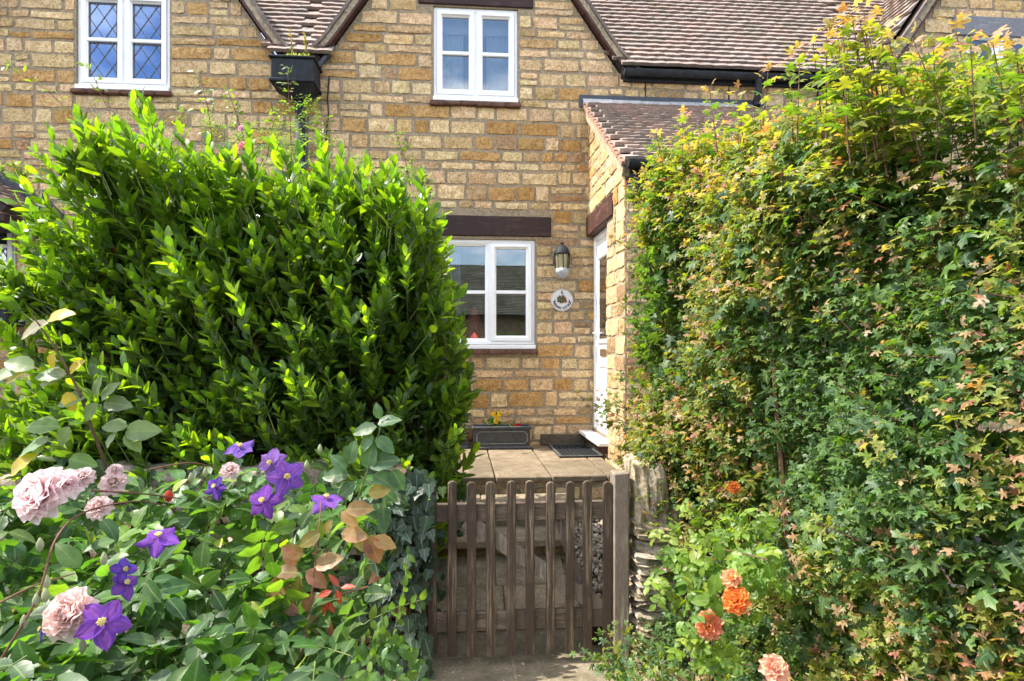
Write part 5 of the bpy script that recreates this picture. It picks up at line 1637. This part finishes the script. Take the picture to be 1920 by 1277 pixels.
def compound(Lv, tm, B, D, up, n_leaflets, L, cols, wts, droop=.0):
    """pinnate rose leaves"""
    B, D = np.asarray(B), nrm(D); m = len(B)
    side = nrm(np.cross(D, up)); Nn = nrm(np.cross(side, D))
    base_c = palette(m, cols, wts)
    pos = {5: [(1.0, 0, 1.0), (.62, 1, .95), (.62, -1, .95), (.25, 1, .8), (.25, -1, .8)], 3: [(1.0, 0, 1.0), (.5, 1, .9), (.5, -1, .9)]}[n_leaflets]
    for t, sg, sz in pos:
        Pq = B + D * (L * 1.25 * t)[:, None]
        Dq = nrm(D * (1.0 if sg == 0 else .35) + side * sg * .95 + jit(m, .13))
        Lv.add(tm, Pq, Dq, nrm(Nn + jit(m, .22) - D * droop), L * sz * rng.uniform(.88, 1.1, m), base_c * rng.uniform(.9, 1.1, (m, 1)))
    return B, B + D * (L * 1.25)[:, None]
P = bush_pts(330); n = len(P)
D = nrm(np.array([.1, -.55, .12]) + jit(n, .6)); up = nrm(np.array([-.15, -.35, .9]) + jit(n, .3))
L = rng.uniform(.042, .066, n)
s0, s1 = compound(RL, T_ROSE, P - D * .05, D, up, 5, L, RG, [3, 3, 2, 2])
stems_mesh('leaf_stalks', s0, s1, .0014, .001, M_STEMG, rose)
P = bush_pts(420, .3); n = len(P)
D = nrm(np.array([.1, -.3, .1]) + jit(n, .8)); up = nrm(np.array([-.1, -.3, .9]) + jit(n, .4))
compound(RL, T_ROSE2, P, D, up, 3, rng.uniform(.04, .06, n), [tuple(np.array(c) * .7) for c in RG], [3, 3, 2, 1])
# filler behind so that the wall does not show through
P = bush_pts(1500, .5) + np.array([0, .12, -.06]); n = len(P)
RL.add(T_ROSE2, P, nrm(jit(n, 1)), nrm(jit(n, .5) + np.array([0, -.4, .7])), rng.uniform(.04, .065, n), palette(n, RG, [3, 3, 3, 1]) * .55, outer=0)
# clematis leaves in between
P = bush_pts(300); n = len(P)
CL.add(T_CLEM, P, nrm(np.array([0, -.4, -.25]) + jit(n, .6)), nrm(np.array([-.1, -.5, .8]) + jit(n, .35)), rng.uniform(.045, .075, n), palette(n, [(.06, .12, .04), (.08, .15, .045), (.045, .095, .035)], [2, 2, 2]))
# yellow-green young tips
P = bush_pts(60); n = len(P)
CL.add(T_CLEM, P - np.array([0, .04, 0]), nrm(np.array([0, -.4, .3]) + jit(n, .6)), nrm(np.array([-.1, -.4, .8]) + jit(n, .5)), rng.uniform(.03, .05, n), palette(n, [(.17, .23, .03), (.22, .26, .03)], [2, 1]))

def px_leaf(u, v, Y, du, dv, size_px, col, tm=T_ROSE, Lv=RL, up=(-.1, -.75, .65), toward=-.15):
    """one single leaf laid at a place with a lean; size from its length"""
    p = at(u, v, Y); r_ = np.array([_c, -_s, 0]); d = nrm(r_ * du + np.array([0, 0, -1.0]) * dv + np.array([0, toward, 0]))
    Lv.add(tm, [p], [d], [nrm(np.array(up) + rng.normal(0, .15, 3))], size_px * Y / FPX, np.array(col))
# tall cane with pale leaves at the left edge
cane = [at(u, v, Y) for u, v, Y in ((205, 890, 1.25), (175, 810, 1.22), (150, 740, 1.2), (125, 690, 1.2), (95, 640, 1.2), (60, 590, 1.2))]
cane = curve(cane, 6); mk('cane', tube(cane, np.linspace(.003, .0012, len(cane)), 6), M_STEM, rose)
PALE = (.15, .21, .10); YEL = (.42, .30, .03)
for (u, v, du, dv, sz, c) in ((125, 705, -1, -.1, 65, PALE), (160, 745, -.9, .15, 60, PALE), (180, 745, .15, -1, 50, (.12, .19, .06)), (190, 750, .6, -.7, 55, (.14, .2, .09)), (195, 755, 1, .05, 60, (.13, .17, .1)),
                              (180, 755, -.5, .8, 45, PALE), (112, 800, -1, -.1, 70, (.12, .2, .06)), (130, 800, -.3, .6, 45, PALE), (95, 825, -.9, .3, 70, PALE), (90, 820, -.8, .9, 60, PALE),
                              (235, 810, 1, -.1, 75, PALE), (240, 800, -1, -.1, 55, PALE), (235, 815, .6, .5, 50, (.14, .2, .09)), (65, 690, -1, -.3, 65, PALE), (30, 700, -1, .1, 60, PALE), (125, 700, -1, .3, 62, (.2, .2, .1)),
                              (90, 600, .8, -.3, 60, YEL), (100, 660, -.1, .9, 35, YEL), (130, 700, .6, -.6, 45, YEL), (125, 735, .3, .6, 45, YEL), (45, 700, -.8, .35, 45, YEL), (90, 605, -.9, .4, 65, (.25, .22, .14)),
                              (130, 860, 1, .2, 60, (.11, .19, .06)), (20, 890, .7, -.7, 70, YEL), (200, 840, .4, -.8, 40, PALE), (10, 1190, .2, -1, 60, YEL)):
    px_leaf(u, v, 1.2, du, dv, sz * .85, c)
# upright stem right of centre
stem2 = [at(u, v, Y) for u, v, Y in ((650, 1000, 1.55), (672, 930, 1.55), (690, 880, 1.55), (706, 830, 1.55), (716, 790, 1.55))]
mk('cane', tube(stem2, [.003, .003, .0026, .002, .0014], 6), M_STEMG, rose)
BLU = (.075, .14, .075)
for (u, v, du, dv, sz) in ((706, 800, -1, .2, 45), (708, 795, .9, -.3, 45), (712, 785, -.2, -.9, 30), (705, 820, .7, .5, 45), (700, 815, -.6, .7, 40), (655, 890, -1, .0, 50), (650, 880, -.6, -.6, 40), (655, 870, .2, -1, 45), (690, 870, .9, -.2, 60), (700, 890, .8, .4, 55), (668, 905, -.7, .5, 45), (690, 880, .1, -.9, 55), (735, 880, .5, .8, 45)):
    px_leaf(u, v, 1.55, du, dv, sz, np.array(BLU) * rng.uniform(.8, 1.2))
# bronze and pink young sprays
BRZ = [(.27, .16, .07), (.33, .19, .1), (.30, .12, .09), (.22, .17, .05)]
for (u, v, du, dv, sz) in ((560, 1075, -1, -.2, 50), (545, 1085, -.8, .5, 58), (560, 1080, -.1, .9, 42), (575, 1070, .7, .5, 48), (590, 1062, .9, -.4, 55), (555, 1060, -.5, -.8, 40), (570, 1040, -.9, -.3, 45), (600, 1000, -.9, .5, 45), (610, 1000, .2, -.5, 30),
                           (640, 1000, .9, .05, 50), (665, 1000, .6, .6, 48), (690, 1005, .4, .9, 55), (700, 1010, 1, .3, 45), (650, 955, 1, -.1, 50), (640, 960, .7, .5, 40), (690, 925, 1, -.2, 42), (545, 1170, -.8, .5, 48), (560, 1165, .0, 1, 52), (575, 1160, .8, .4, 46), (560, 1150, -.8, -.5, 36), (570, 1145, .4, -.8, 40),
                           (605, 1205, .3, -.9, 44), (590, 1215, -.8, .3, 40), (600, 1225, .3, .8, 42), (600, 1200, .8, -.5, 36)):
    px_leaf(u, v, 1.38, du, dv, sz, np.array(BRZ[rng.integers(0, 4)]) * rng.uniform(.8, 1.15), up=(-.1, -.85, .5))
for (u, v, du, dv) in ((635, 1100, -.5, -.8), (638, 1102, .9, -.2), (632, 1105, .2, .8), (622, 1108, -.9, .3), (615, 1125, -.3, .9), (610, 1125, .6, .7)):
    px_leaf(u, v, 1.36, du, dv, 30, (.42, .05, .035), T_SMALL)
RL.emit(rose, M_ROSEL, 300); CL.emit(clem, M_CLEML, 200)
# canes
for pts in (((0, 1240, .95), (70, 1120, .98), (105, 1010, 1.02), (160, 960, 1.1), (260, 940, 1.2), (330, 955, 1.3)), ((0, 1130, 1.0), (60, 1100, 1.0), (140, 1075, 1.05)), ((690, 1100, 1.4), (640, 1115, 1.38), (600, 1135, 1.36)),
            ((170, 920, 1.15), (260, 925, 1.2), (340, 935, 1.3)), ((280, 880, 1.4), (360, 868, 1.45), (430, 885, 1.5)), ((560, 1240, 1.3), (580, 1150, 1.36), (590, 1060, 1.38), (598, 990, 1.4), (602, 940, 1.45))):
    cv = curve([at(*p) for p in pts], 8); mk('cane', tube(cv, np.linspace(.002, .0011, len(cv)), 6), M_STEMR, rose)
PINK = [(.95, .48, .48), (.96, .60, .60), (.97, .72, .72), (.98, .81, .81)]
PEACH = [(.95, .44, .34), (.95, .54, .46), (.96, .66, .60), (.97, .77, .72)]
def rf(u, v, Y, rpx, face, cols, parent, layers=5, own=True): return rose_flower(at(u, v, Y), rpx * Y / FPX, face, cols, parent, layers, own)
rf(70, 925, 1.08, 45, (-.25, -.8, .42), PINK, rose, 7)
rf(125, 1150, 1.0, 41, (-.1, -.8, .5), PEACH, rose, 7)
rf(128, 905, 1.1, 24, (.6, -.5, .5), PINK, rose, 3)
for u, v, Y, r_ in ((212, 905, 1.2, 20), (185, 950, 1.15, 20), (155, 893, 1.12, 16), (215, 882, 1.2, 12), (431, 881, 1.45, 15)): rf(u, v, Y, r_, (.2, -.7, .5), [(.75, .5, .42), (.78, .56, .52), (.8, .64, .62)], rose, 3, False)
for u, v, Y, rp, face, n, col, roll in ((298, 1008, 1.12, 46, (.1, -.45, .9), 5, (.21, .075, .45), .3), (195, 1167, .96, 62, (.15, -.85, .45), 5, (.23, .075, .46), .5), (538, 895, 1.52, 46, (.3, -.85, .35), 5, (.22, .09, .48), 0),
                                        (508, 868, 1.58, 38, (-.1, -.9, .3), 6, (.26, .15, .46), .4), (494, 940, 1.5, 44, (-.1, -.8, .5), 5, (.19, .06, .40), .9), (450, 840, 1.6, 38, (.1, -.5, .85), 5, (.22, .13, .52), .2), (612, 936, 1.5, 42, (.1, -.4, .9), 5, (.23, .10, .48), .1),
                                        (404, 913, 1.5, 30, (-.3, -.8, .5), 5, (.09, .045, .35), .7), (235, 1095, 1.08, 40, (.6, -.4, .6), 4, (.2, .075, .42), .2), (80, 1180, 1.0, 30, (-.6, -.6, .4), 4, (.12, .06, .46), .2), (232, 1068, 1.08, 34, (.7, -.5, .3), 4, (.13, .07, .46), 1.2)):
    clematis_flower(at(u, v, Y + .025), .78 * rp * Y / FPX, face, clem, n, col, roll)
# clematis and rose buds
for u, v, Y in ((75, 1035, 1.0), (88, 1105, 1.0), (68, 1140, .98), (85, 1130, .98), (195, 1060, 1.05), (45, 1180, .97), (385, 895, 1.4), (358, 905, 1.4), (600, 850, 1.5), (627, 910, 1.5), (20, 1255, .95), (155, 1225, .98), (575, 880, 1.5)):
    p = at(u, v, Y)
    mk('bud', lathe([(0, 0), (.003, .002), (.0055, .008), (.0048, .014), (.002, .020), (0, .022)], p, 8), M_PETAL, clem, tint=np.array((.42, .44, .28)), smooth=True)
for u, v, Y in ((316, 942, 1.3),):
    p = at(u, v, Y); mk('bud', lathe([(0, 0), (.006, .004), (.009, .012), (.006, .02), (0, .024)], p, 8), M_PETAL, rose, tint=np.array((.5, .08, .05)), smooth=True)

# ------------------------------------------------------------------ ivy on the left post and wall
ivy = thing('ivy', (-.35, 3.6, 0), 'dark green ivy covering the wall end and left gate post', 'ivy')
IV = Leaves()
def ivy_pts(n, u0, u1, v0, v1, Y):
    out = []
    for _ in range(n):
        out.append(at(rng.uniform(u0, u1), rng.uniform(v0, v1), Y + rng.normal(0, .03)))
    return np.array(out)
P = np.concatenate([ivy_pts(330, 690, 806, 880, 1120, 3.47), ivy_pts(90, 640, 800, 1080, 1270, 3.5), ivy_pts(60, 760, 800, 1150, 1270, 3.46), ivy_pts(150, 520, 720, 900, 1277, 3.52), ivy_pts(160, 0, 560, 860, 1100, 3.52)]); n = len(P)
IV.add(T_IVY, P, nrm(np.array([0, -.15, -1]) + jit(n, .35)), nrm(np.array([-.1, -1, .45]) + jit(n, .25)), rng.uniform(.05, .095, n), palette(n, [(.022, .045, .025), (.03, .06, .03), (.04, .075, .035), (.2, .09, .04)], [4, 4, 2, .25]))
P = np.concatenate([ivy_pts(60, 780, 830, 900, 1180, 3.66), ivy_pts(60, 830, 870, 900, 1010, 4.55)]); n = len(P)
IV.add(T_IVY, P, nrm(np.array([0, -.15, -1]) + jit(n, .5)), nrm(np.array([0, -1, .5]) + jit(n, .3)), rng.uniform(.04, .07, n), palette(n, [(.03, .07, .025), (.05, .1, .03)], [1, 1]))
IV.emit(ivy, M_IVY, 220)
for k in range(9):
    u = rng.uniform(700, 800); pts = [at(u, 1277, 3.52)]
    for j in range(5): u += rng.uniform(-14, 14); pts.append(at(u, 1277 - (j + 1) * 70, 3.52))
    mk('vine', tube(pts, .006, 5), M_STEM, ivy)
# honeysuckle seedling with small fresh leaves in front of the wall
hon = thing('honeysuckle', (-.35, 3.3, 0), 'fresh green trailing seedlings with small paired leaves below the ivy', 'climber')
HS = Leaves()
runs = [((640, 1205, 2.3), (690, 1165, 2.35), (740, 1140, 2.4), (790, 1125, 2.5)), ((560, 1270, 2.1), (640, 1220, 2.2)), ((745, 1270, 2.8), (735, 1200, 2.8), (755, 1120, 2.8), (765, 1040, 2.9)), ((690, 1277, 2.5), (700, 1215, 2.6), (720, 1180, 2.6)), ((640, 1140, 2.3), (690, 1110, 2.3), (730, 1090, 2.4))]
for r_ in runs:
    pts = np.array([at(*p) for p in r_]); mk('vine', tube(pts, .002, 5), M_STEMG, hon)
    tt = np.linspace(0, 1, 9); seg = np.linspace(0, 1, len(pts))
    Q = np.stack([np.interp(tt, seg, pts[:, k]) for k in range(3)], 1)
    for sg in (-1, 1):
        m = len(Q); HS.add(T_CLEM, Q, nrm(np.array([.3, -.4, sg * 1.0]) + jit(m, .35)), nrm(np.array([-.1, -.9, .4]) + jit(m, .3)), rng.uniform(.035, .055, m), palette(m, [(.09, .17, .035), (.13, .22, .04), (.06, .12, .03)], [2, 2, 1]))
P = ivy_pts(80, 660, 790, 1190, 1300, 2.7); m = len(P)
HS.add(T_CLEM, P, nrm(np.array([0, -.5, -.2]) + jit(m, .7)), nrm(np.array([0, -.8, .6]) + jit(m, .3)), rng.uniform(.05, .08, m), palette(m, [(.06, .13, .035), (.08, .16, .04)], [2, 2]))
HS.emit(hon, M_FINE, 150)

# ------------------------------------------------------------------ orange rose right of the gate
orose = thing('rose_bush', (1.15, 2.75, 0), 'orange rose with shiny lime green leaves in front of the maple hedge', 'rose')
OR = Leaves()
def blob(n, regions):
    out = []
    for _ in range(n):
        (u, v, ru, rv, Y, ry) = regions[rng.integers(0, len(regions))]
        a = rng.uniform(0, 6.28); r = math.sqrt(rng.uniform(0, 1))
        out.append(at(u + ru * r * math.cos(a), v + rv * r * math.sin(a), Y + rng.normal(0, ry)))
    return np.array(out)
regs = [(1300, 1000, 75, 55, 2.75, .06), (1280, 1080, 65, 70, 2.7, .06), (1350, 1060, 80, 80, 2.5, .06), (1420, 1090, 70, 70, 2.35, .05), (1330, 1210, 70, 60, 2.35, .06), (1380, 990, 60, 40, 2.6, .06)]
P = blob(190, regs); n = len(P)
D = nrm(np.array([-.35, -.45, .1]) + jit(n, .6)); up = nrm(np.array([-.45, -.45, .8]) + jit(n, .25))
s0, s1 = compound(OR, T_ROSE2, P - D * .04, D, up, 5, rng.uniform(.032, .05, n), [(.13, .22, .03), (.17, .25, .035), (.08, .16, .03), (.2, .26, .04)], [3, 2, 3, 1])
stems_mesh('leaf_stalks', s0, s1, .0014, .001, M_STEMG, orose)
for (u, v, du, dv, sz) in ((1435, 1050, 1, .0, 40), (1440, 1055, .1, 1, 48), (1350, 1050, -.2, -1, 45), (1345, 1075, -.3, .9, 55), (1440, 1085, -.6, .7, 50), (1470, 1095, .2, .9, 45), (1330, 1125, -1, 0, 45), (1345, 1130, .1, .9, 40), (1355, 1125, .9, .1, 38)):
    px_leaf(u, v, 2.3, du, dv, sz * .8, np.array((.13, .23, .035)) * rng.uniform(.8, 1.2), Lv=OR, up=(-.4, -.7, .5))
OR.emit(orose, M_ROSEL, 250)
for pts in (((1240, 1040, 2.75), (1310, 1025, 2.6), (1380, 1035, 2.4), (1440, 1050, 2.25)), ((1330, 1280, 2.4), (1340, 1180, 2.35), (1375, 1120, 2.25), (1372, 1085, 2.25)), ((1300, 1300, 2.6), (1290, 1150, 2.7), (1280, 1000, 2.75))):
    cv = curve([at(*p) for p in pts], 8); mk('cane', tube(cv, .0028, 6), M_STEM, orose)
ORG = [(.98, .76, .25), (.97, .68, .22), (.96, .6, .25), (.94, .5, .3)]
rf(1378, 1124, 2.22, 24, (-.6, -.65, .5), [(.98, .78, .3), (.98, .6, .12), (.97, .46, .08), (.95, .34, .10)], orose, 5)
rf(1327, 1171, 2.3, 25, (-.6, -.65, .45), [(.96, .6, .05), (.98, .64, .08), (.97, .54, .14), (.95, .42, .26)], orose, 6)
rf(1371, 1082, 2.25, 17, (-.2, -.6, .7), ORG, orose, 3)
rf(1452, 1252, 2.05, 23, (-.2, -.7, .6), [(.92, .42, .2), (.93, .46, .28), (.94, .55, .4)], orose, 4)
rf(1376, 914, 2.6, 11, (-.3, -.8, .3), [(.7, .22, .04), (.6, .2, .05)], orose, 3, False)

# ------------------------------------------------------------------ fine climber on the laurel top
jas = thing('jasmine', (-1.1, 4.9, .42), 'wispy climber with fine leaflets rising above the laurel', 'climber')
JL = Leaves()
def wisps(pts_px, n_leaf, ll, sides=2, Y=None):
    pts = np.array([at(*p) for p in pts_px]); mk('stem', tube(pts, np.linspace(.004, .0018, len(pts)), 5), M_STEMR, jas)
    tt = np.linspace(.1, 1, n_leaf); seg = np.linspace(0, 1, len(pts)); Q = np.stack([np.interp(tt, seg, pts[:, k]) for k in range(3)], 1)
    return Q
wl2 = [((290, 330, 4.6), (240, 270, 4.6), (195, 190, 4.65), (170, 130, 4.65)) , ((215, 330, 4.6), (150, 230, 4.6), (90, 170, 4.65), (15, 125, 4.7)), ((400, 290, 4.6), (392, 210, 4.6), (375, 140, 4.65)),
       ((548, 330, 4.7), (545, 240, 4.7), (541, 170, 4.72), (539, 125, 4.72)), ((612, 320, 4.8), (610, 260, 4.8), (607, 222, 4.8)), ((470, 300, 4.6), (445, 220, 4.6), (428, 172, 4.6)), ((500, 300, 4.7), (510, 240, 4.7), (520, 210, 4.7)),
       ((350, 300, 4.6), (335, 250, 4.6), (345, 210, 4.6)), ((770, 350, 4.5), (760, 300, 4.5), (742, 250, 4.5)), ((60, 350, 4.3), (20, 330, 4.3), (-10, 320, 4.3)), ((60, 335, 4.3), (40, 325, 4.3), (20, 310, 4.3)), ((800, 380, 4.4), (795, 345, 4.4), (790, 330, 4.4)), ((40, 560, 4.0), (10, 520, 4.0), (-20, 505, 4.0))]
for w_ in wl2:
    Q = wisps(w_, 9, .03)
    for sg in (-1, 1):
        m = len(Q); base = nrm(np.array([sg * .9, -.3, .25]) + jit(m, .3))
        for q_ in range(3):
            JL.add(T_SMALL, Q + base * (.02 * q_), nrm(base + jit(m, .5)), nrm(np.array([-.1, -.4, .9]) + jit(m, .4)), rng.uniform(.03, .055, m), palette(m, [(.16, .22, .04), (.2, .25, .05), (.1, .16, .05), (.16, .1, .05)], [3, 2, 2, .6]))
P = blob(300, [(560, 270, 60, 35, 4.5, .12), (540, 310, 50, 35, 4.2, .08), (490, 260, 50, 25, 4.6, .1), (430, 250, 50, 20, 4.7, .1), (690, 330, 30, 35, 4.2, .06), (20, 530, 45, 20, 3.9, .08), (760, 330, 25, 20, 4.4, .06), (570, 215, 35, 25, 4.7, .06)]); m = len(P)
ax = nrm(np.array([-.3, -.3, .1]) + jit(m, .6))
for k in range(7):
    sd = nrm(np.cross(ax, np.array([0, 0, 1.0]))) * (1 if k % 2 else -1)
    JL.add(T_SMALL, P + ax * (.012 * k), nrm(ax * .5 + sd + jit(m, .1)), nrm(np.array([-.1, -.2, 1.0]) + jit(m, .25)), rng.uniform(.022, .034, m), palette(m, [(.09, .16, .07), (.13, .2, .08), (.17, .23, .05)], [3, 2, 2]))
JL.emit(jas, M_FINE, 120)
rf(455, 275, 4.45, 11, (-.2, -.9, .2), [(.75, .12, .16), (.8, .25, .3), (.82, .4, .45)], jas, 3, False)
rf(452, 240, 4.5, 6, (-.2, -.9, .2), [(.8, .4, .5), (.8, .5, .6)], jas, 3, False)

# weed growing out of the hopper
weed = thing('buddleia_seedling', (-1.62, FY - .2, 4.59), 'two dry flower spikes of a weed growing in the hopper', 'weed')
WD = Leaves()
for (u, v) in ((543, 57), (570, 64)):
    tip = at(u, v, FY - .2); b0 = at(u + 6, 108, FY - .2)
    mk('flower_spike', tube([b0, (b0 + tip) / 2 + np.array([.005, 0, 0]), tip], [.006, .005, .003], 6), M_STEM, weed)
    m = 60; tt = rng.uniform(.1, 1, m); Q = b0 + (tip - b0) * tt[:, None]
    WD.add(T_SMALL, Q, nrm(jit(m, .8) + np.array([0, 0, .6])), nrm(jit(m, 1)), rng.uniform(.018, .034, m), palette(m, [(.3, .24, .1), (.2, .22, .05), (.35, .22, .16)], [2, 2, 1]))
Q = np.array([at(u, 106, FY - .22) for u in rng.uniform(535, 580, 40)]); WD.add(T_SMALL, Q, nrm(jit(40, .5) + np.array([0, -.3, .6])), nrm(jit(40, .5) + np.array([0, 0, 1])), .04, palette(40, [(.3, .3, .2), (.15, .2, .05)], [1, 1]))
WD.emit(weed, M_FINE, 40)

# plants in the trough
pan = thing('pansy', (.40, 6.5, TZ + .2), 'yellow pansy in the dark trough planter', 'flower')
PN = Leaves()
c0 = at(928, 800, 6.5); m = 46
PN.add(T_CLEM, c0 + np.abs(jit(m, .04)) * np.array([1, .6, 1]) * np.sign(rng.uniform(-1, 1, (m, 3))) + np.array([0, 0, .03]), nrm(jit(m, 1) + np.array([0, 0, .4])), nrm(jit(m, .5) + np.array([0, -.4, .8])), rng.uniform(.035, .06, m), palette(m, [(.03, .08, .025), (.05, .11, .03)], [1, 1]))
PN.emit(pan, M_CLEML, 30)
for u, v in ((932, 783), (926, 777), (937, 776), (930, 790)):
    c = at(u, v, 6.46)
    core = mk('flower', lathe([(0, 0), (.006, 0), (.006, .006), (0, .008)], c, 6), M_PETAL, pan, tint=np.array((.5, .25, .02)))
    for i in range(5):
        ph = i * 1.257; V, F = petal_geo(.027, .03, -.1, -.2, 3, 3)
        rad = np.array([math.cos(ph), 0, math.sin(ph)]); tan = np.array([-math.sin(ph), 0, math.cos(ph)])
        mk('petal', (c + V[:, :1] * tan + V[:, 1:2] * rad + V[:, 2:] * np.array([0, 1, 0]) - np.array([0, .004, 0]), F), M_PETAL, core, tint=np.array((.8, .55, .02)))
red = thing('geranium', (.57, 6.5, TZ + .2), 'small red bedding flower at the right end of the trough planter', 'flower')
RE = Leaves(); c0 = at(965, 801, 6.5); m = 30
RE.add(T_CLEM, c0 + jit(m, .03) + np.array([-.02, 0, .01]), nrm(jit(m, 1)), nrm(jit(m, .5) + np.array([0, -.3, .9])), rng.uniform(.03, .045, m), palette(m, [(.03, .08, .025), (.05, .11, .03)], [1, 1])); RE.emit(red, M_CLEML, 20)
for u, v in ((963, 797), (971, 796), (975, 797), (967, 799)):
    c = at(u, v, 6.46)
    V, F = join([(c + p_[0][:, :1] * np.array([math.cos(ph), 0, math.sin(ph)]) * .8 + p_[0][:, 1:2] * np.array([-math.sin(ph), -.2, math.cos(ph)]), p_[1]) for ph in np.arange(0, 6.2, 1.26) for p_ in [petal_geo(.018, .02, 0, 0, 3, 3)]])
    mk('flower', (V, F), M_PETAL, red, tint=np.array((.55, .02, .02)))
tag(mk('fallen_sprig', tube([atZ(978, 850, TZ + .012), atZ(990, 850, TZ + .012), atZ(999, 847, TZ + .02)], .004, 5), M_STEMG), 'short fallen green sprig on the paving before the planter', 'sprig')

# ------------------------------------------------------------------ the other side of the lane (seen only as reflections in the panes)
opp = thing('cottage', (0, -11, 0), 'low cottage across the lane, seen mirrored in the window panes', 'house')
mk('wall', box(-11, 10, -15, -10.5, -.01, 3.1), mat_plain('rough stone wall', (.34, .25, .15), .95, 6, .4, .01, .1), opp)
V, F = hull([(-11.4, -10.1, 3.0), (10.4, -10.1, 3.0), (-11.4, -15.4, 3.0), (10.4, -15.4, 3.0), (-11.4, -12.75, 5.2), (10.4, -12.75, 5.2)])
def mat_rows(name):
    m, nt, b, o = new_mat(name)
    n1 = noise_fac(nt, 3, 6, .7); n2 = noise_fac(nt, 9, 4, .7, (1, 1, 4))
    c = mix(nt, (.20, .195, .15), ramp(nt, n1, .3, .7, (.45, .45, .4, 1), (1.2, 1.2, 1.15, 1)), 1.0, 'MULTIPLY')
    c = mix(nt, c, ramp(nt, n2, .4, .6, (.6, .6, .6, 1), (1.1, 1.1, 1.1, 1)), 1.0, 'MULTIPLY')
    nt.links.new(c, b.inputs['Base Color']); b.inputs['Roughness'].default_value = .9
    return m
M_ROWS = mat_rows('stone tile courses')
oroof = mk('roof', (V, F), M_ROWS, opp)
crs = []
for k in range(34):
    f0 = k / 34; f1 = (k + 1.06) / 34
    ya, za, yb, zb = -10.1 - 2.65 * f0, 3.0 + 2.2 * f0, -10.1 - 2.65 * f1, 3.0 + 2.2 * f1
    crs.append((np.array([(x, y, z) for x in (-11.45, 10.45) for (y, z) in ((ya + .02, za + .05), (yb + .005, zb + .02), (ya + .005, za + .01))]), [(0, 1, 4, 3), (0, 3, 5, 2), (1, 2, 5, 4)]))
mk('tile_courses', join(crs), M_ROWS, oroof)
for x in (-6.5, -2.5, 1.0, 4.6): mk('window', cbox(x, x + 1.1, -10.53, -10.44, 1.0, 2.2, .01), M_LEADD, opp)
mk('door', cbox(-.9, 0.05, -10.53, -10.44, 0, 2.1, .01), M_LINTEL, opp)

oshr = thing('shrub', (1.6, -8.6, 0), 'leafy shrub across the lane, seen mirrored in the lower panes', 'shrub')
OS = Leaves(); m = 1500
q = nrm(rng.normal(0, 1, (m, 3))) * rng.uniform(.6, 1, (m, 1)) * np.array([.75, .6, 1.15]) + np.array([1.6, -8.6, 1.3])
OS.add(T_SMALL, q, nrm(jit(m, 1)), nrm(jit(m, .6) + np.array([0, 0, .7])), rng.uniform(.1, .18, m), palette(m, [(.07, .13, .04), (.1, .17, .04)], [1, 1])); OS.emit(oshr, M_FINE, 0)
mk('trunk', tube([(1.6, -8.6, 0), (1.62, -8.6, .6), (1.58, -8.6, 1.3)], [.06, .05, .03], 7), M_STEM, oshr)
